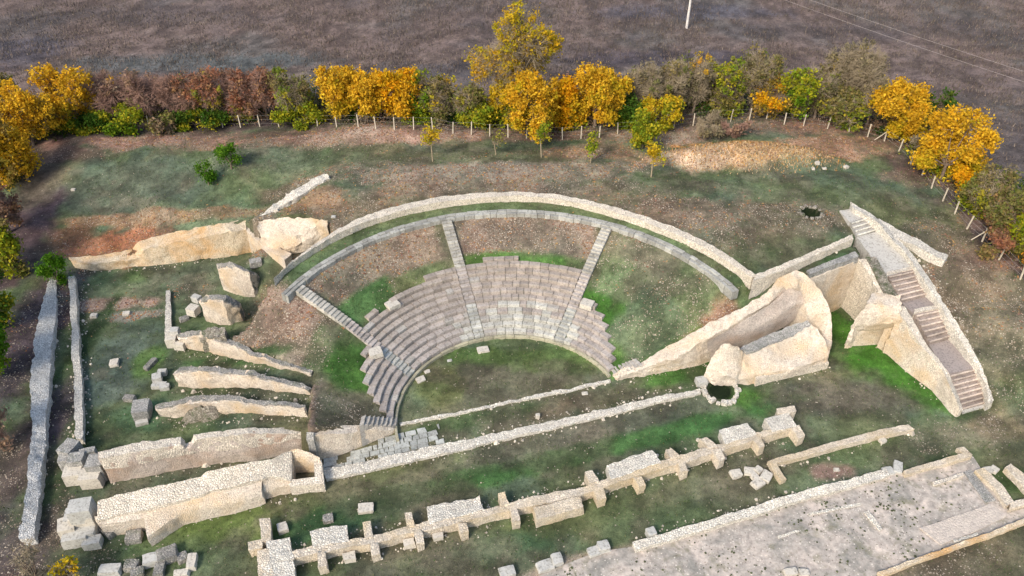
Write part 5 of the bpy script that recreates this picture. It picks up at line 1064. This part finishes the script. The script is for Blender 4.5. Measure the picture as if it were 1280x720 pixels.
# undergrowth filling the belt under the trees
def undergrowth():
    r_ = np.random.default_rng(91); Vs = []; Cs = []; line = [on(*p) for p in [(20,230),(45,178),(100,166),(180,156),(260,156),(350,154),(450,156),(560,160),(660,166),(760,164),(850,154),(950,146),(1010,153),(1070,163),(1115,180),(1155,218),(1195,262),(1240,305),(1290,355)]]
    pals = [OLIV, PINK, DGRN, BARE, YGRN, PINK, OLIV]
    for a, b in zip(line[:-1], line[1:]):
        L = (b - a).length; nb = int(L * 4.2); d = (b - a).normalized(); nrm = Vector((-d.y, d.x, 0))
        if nrm.y < 0 and abs(nrm.y) > .3: nrm = -nrm
        if a.x > 30: nrm = Vector((abs(nrm.x), abs(nrm.y), 0))
        if a.x < -40: nrm = Vector((-abs(nrm.x), abs(nrm.y), 0))
        for i in range(nb):
            off = r_.uniform(.8, 6.0); c = a + d * r_.uniform(0, L) + nrm * off; gz = g1(c.x, c.y); nz = mn.noise(Vector((c.x * .16, c.y * .16, 3))); pal = np.array(pals[int((nz + .6) / 1.2 * 6.99) % 7]); base_c = pal[r_.integers(0, len(pal))]
            h = r_.uniform(.6, 1.6 + off * .62); n = int(r_.integers(50, 110) * (1 + h * .35)); p = r_.normal(size=(n, 3)) * np.array((.55, .55, .35)) ; pz = np.abs(p[:, 2]) * h; pos = np.stack([c.x + p[:, 0], c.y + p[:, 1], gz + .05 + r_.uniform(0, 1, n) ** .8 * h * np.exp(-(p[:, 0] ** 2 + p[:, 1] ** 2))], 1)
            s = .13 * r_.uniform(.5, 1.4, n); u = r_.normal(size=(n, 3)); u /= np.linalg.norm(u, axis=1, keepdims=True); v = np.cross(u, r_.normal(size=(n, 3))); v /= np.linalg.norm(v, axis=1, keepdims=True); u *= s[:, None] * 1.2; v *= s[:, None] * .5
            Vs.append(np.stack([pos - u, pos + v, pos + u, pos - v], 1).reshape(-1, 3)); Cs.append(np.repeat(np.clip(base_c * r_.uniform(.6, 1.3, (n, 1)), 0, 1), 4, 0))
    V = np.concatenate(Vs); c3 = np.concatenate(Cs); m = len(V) // 4
    me = bpy.data.meshes.new('undergrowth'); me.vertices.add(4 * m); me.vertices.foreach_set('co', V.ravel()); me.loops.add(4 * m); me.loops.foreach_set('vertex_index', np.arange(4 * m)); me.polygons.add(m); me.polygons.foreach_set('loop_start', np.arange(0, 4 * m, 4)); me.update(calc_edges=True)
    c = np.ones((4 * m, 4)); c[:, :3] = c3; me.color_attributes.new('Col', 'FLOAT_COLOR', 'POINT').data.foreach_set('color', c.ravel())
    tagit(link('undergrowth', me, M['leaf']), 'tangled olive and brown undergrowth under the tree row', 'undergrowth', kind='stuff')
undergrowth()
# ------------------------------------------------------------------ fence
FP = [(40,170),(70,165),(97,160),(120,159),(145,160),(165,160),(187,160),(210,160),(233,161),(256,160),(279,160),(301,160),(325,159),(349,159),(372,158),(397,158),(421,159),(448,160),(470,162),(493,163),(517,163),(541,163),(566,167),(589,169),(612,171),(635,172),(658,173),(680,174),(703,175),(726,174),(749,172),(772,168),(795,166),(818,165),(842,161),(866,158),(890,154),(913,152),(936,151),(958,149),(980,156),(1004,158),(1034,161),(1061,165),(1084,172),(1105,177),(1123,190),(1138,205),(1152,220),(1164,236),(1178,252),(1193,268),(1208,287),(1227,303),(1248,325),(1275,350)]
fe = empty('wire_fence', on(640, 172), 'wire fence on pale concrete posts running in front of the trees', 'fence')
tops = []
for i, (px, py) in enumerate(FP):
    p = on(px, py); r_ = random.Random(i); ln = Vector((r_.uniform(-.1, .1), r_.uniform(-.1, .1), 1.45 + r_.uniform(-.08, .1))); s = .055
    V = []; 
    for c, k in ((p + Vector((0, 0, -.2)), 1), (p + ln, .85)):
        for dx, dy in ((-1, -1), (1, -1), (1, 1), (-1, 1)): V.append(c + Vector((dx * s * k, dy * s * k, 0)))
    V.append(p + ln + Vector((0, 0, .05)))
    F = [(0, 1, 5, 4), (1, 2, 6, 5), (2, 3, 7, 6), (3, 0, 4, 7), (4, 5, 8), (5, 6, 8), (6, 7, 8), (7, 4, 8)]
    pst = link('post', mesh('post', V, F), M['post'], fe); tops.append((p, p + ln))
    if i in (45, 53, 0):
        for sx in (-1, 1):
            V, F = tubes([(p + ln * .8, p + Vector((sx * 1.0, .2, 0)), .05, .05)], 4); link('brace', mesh('brace', V, F), M['post'], pst).location = (0, 0, 0)
for h in (.3, .62, .95):
    V, F = tubes([(a0.lerp(a1, h), b0.lerp(b1, h), .008, .008) for (a0, a1), (b0, b1) in zip(tops[:-1], tops[1:])], 3); link('wire', mesh('wire', V, F), M['wire'], fe)
# power pole and overhead cable
pp = on(858, 36); V, F = tubes([(pp + Vector((0, 0, -.3)), pp + Vector((.05, 0, 9)), .19, .13)], 10); o = link('utility_pole', mesh('utility_pole', V, F, True), M['polestone']); recenter(o)
o.data.update(); tagit(o, 'pale concrete utility pole in the far field, top out of the frame', 'pole')
def cable(a, b, lab, sag=.8):
    a, b = un(*a), un(*b); d = b - a; a = a - d * .8; b = b + d * .8; n = 24; P_ = [a.lerp(b, i / n) - Vector((0, 0, sag * 4 * (i / n) * (1 - i / n) - sag)) for i in range(n + 1)]
    V, F = tubes([(P_[i], P_[i + 1], .013, .013) for i in range(n)], 4); o = link('overhead_cable', mesh('overhead_cable', V, F), M['cable']); recenter(o); tagit(o, lab, 'cable')
cable((1010,0,9),(1278,90,9),'upper of two thin cables crossing the field at the top right')
cable((1000,8,8.2),(1278,103,8.2),'fainter lower cable crossing the field at the top right')
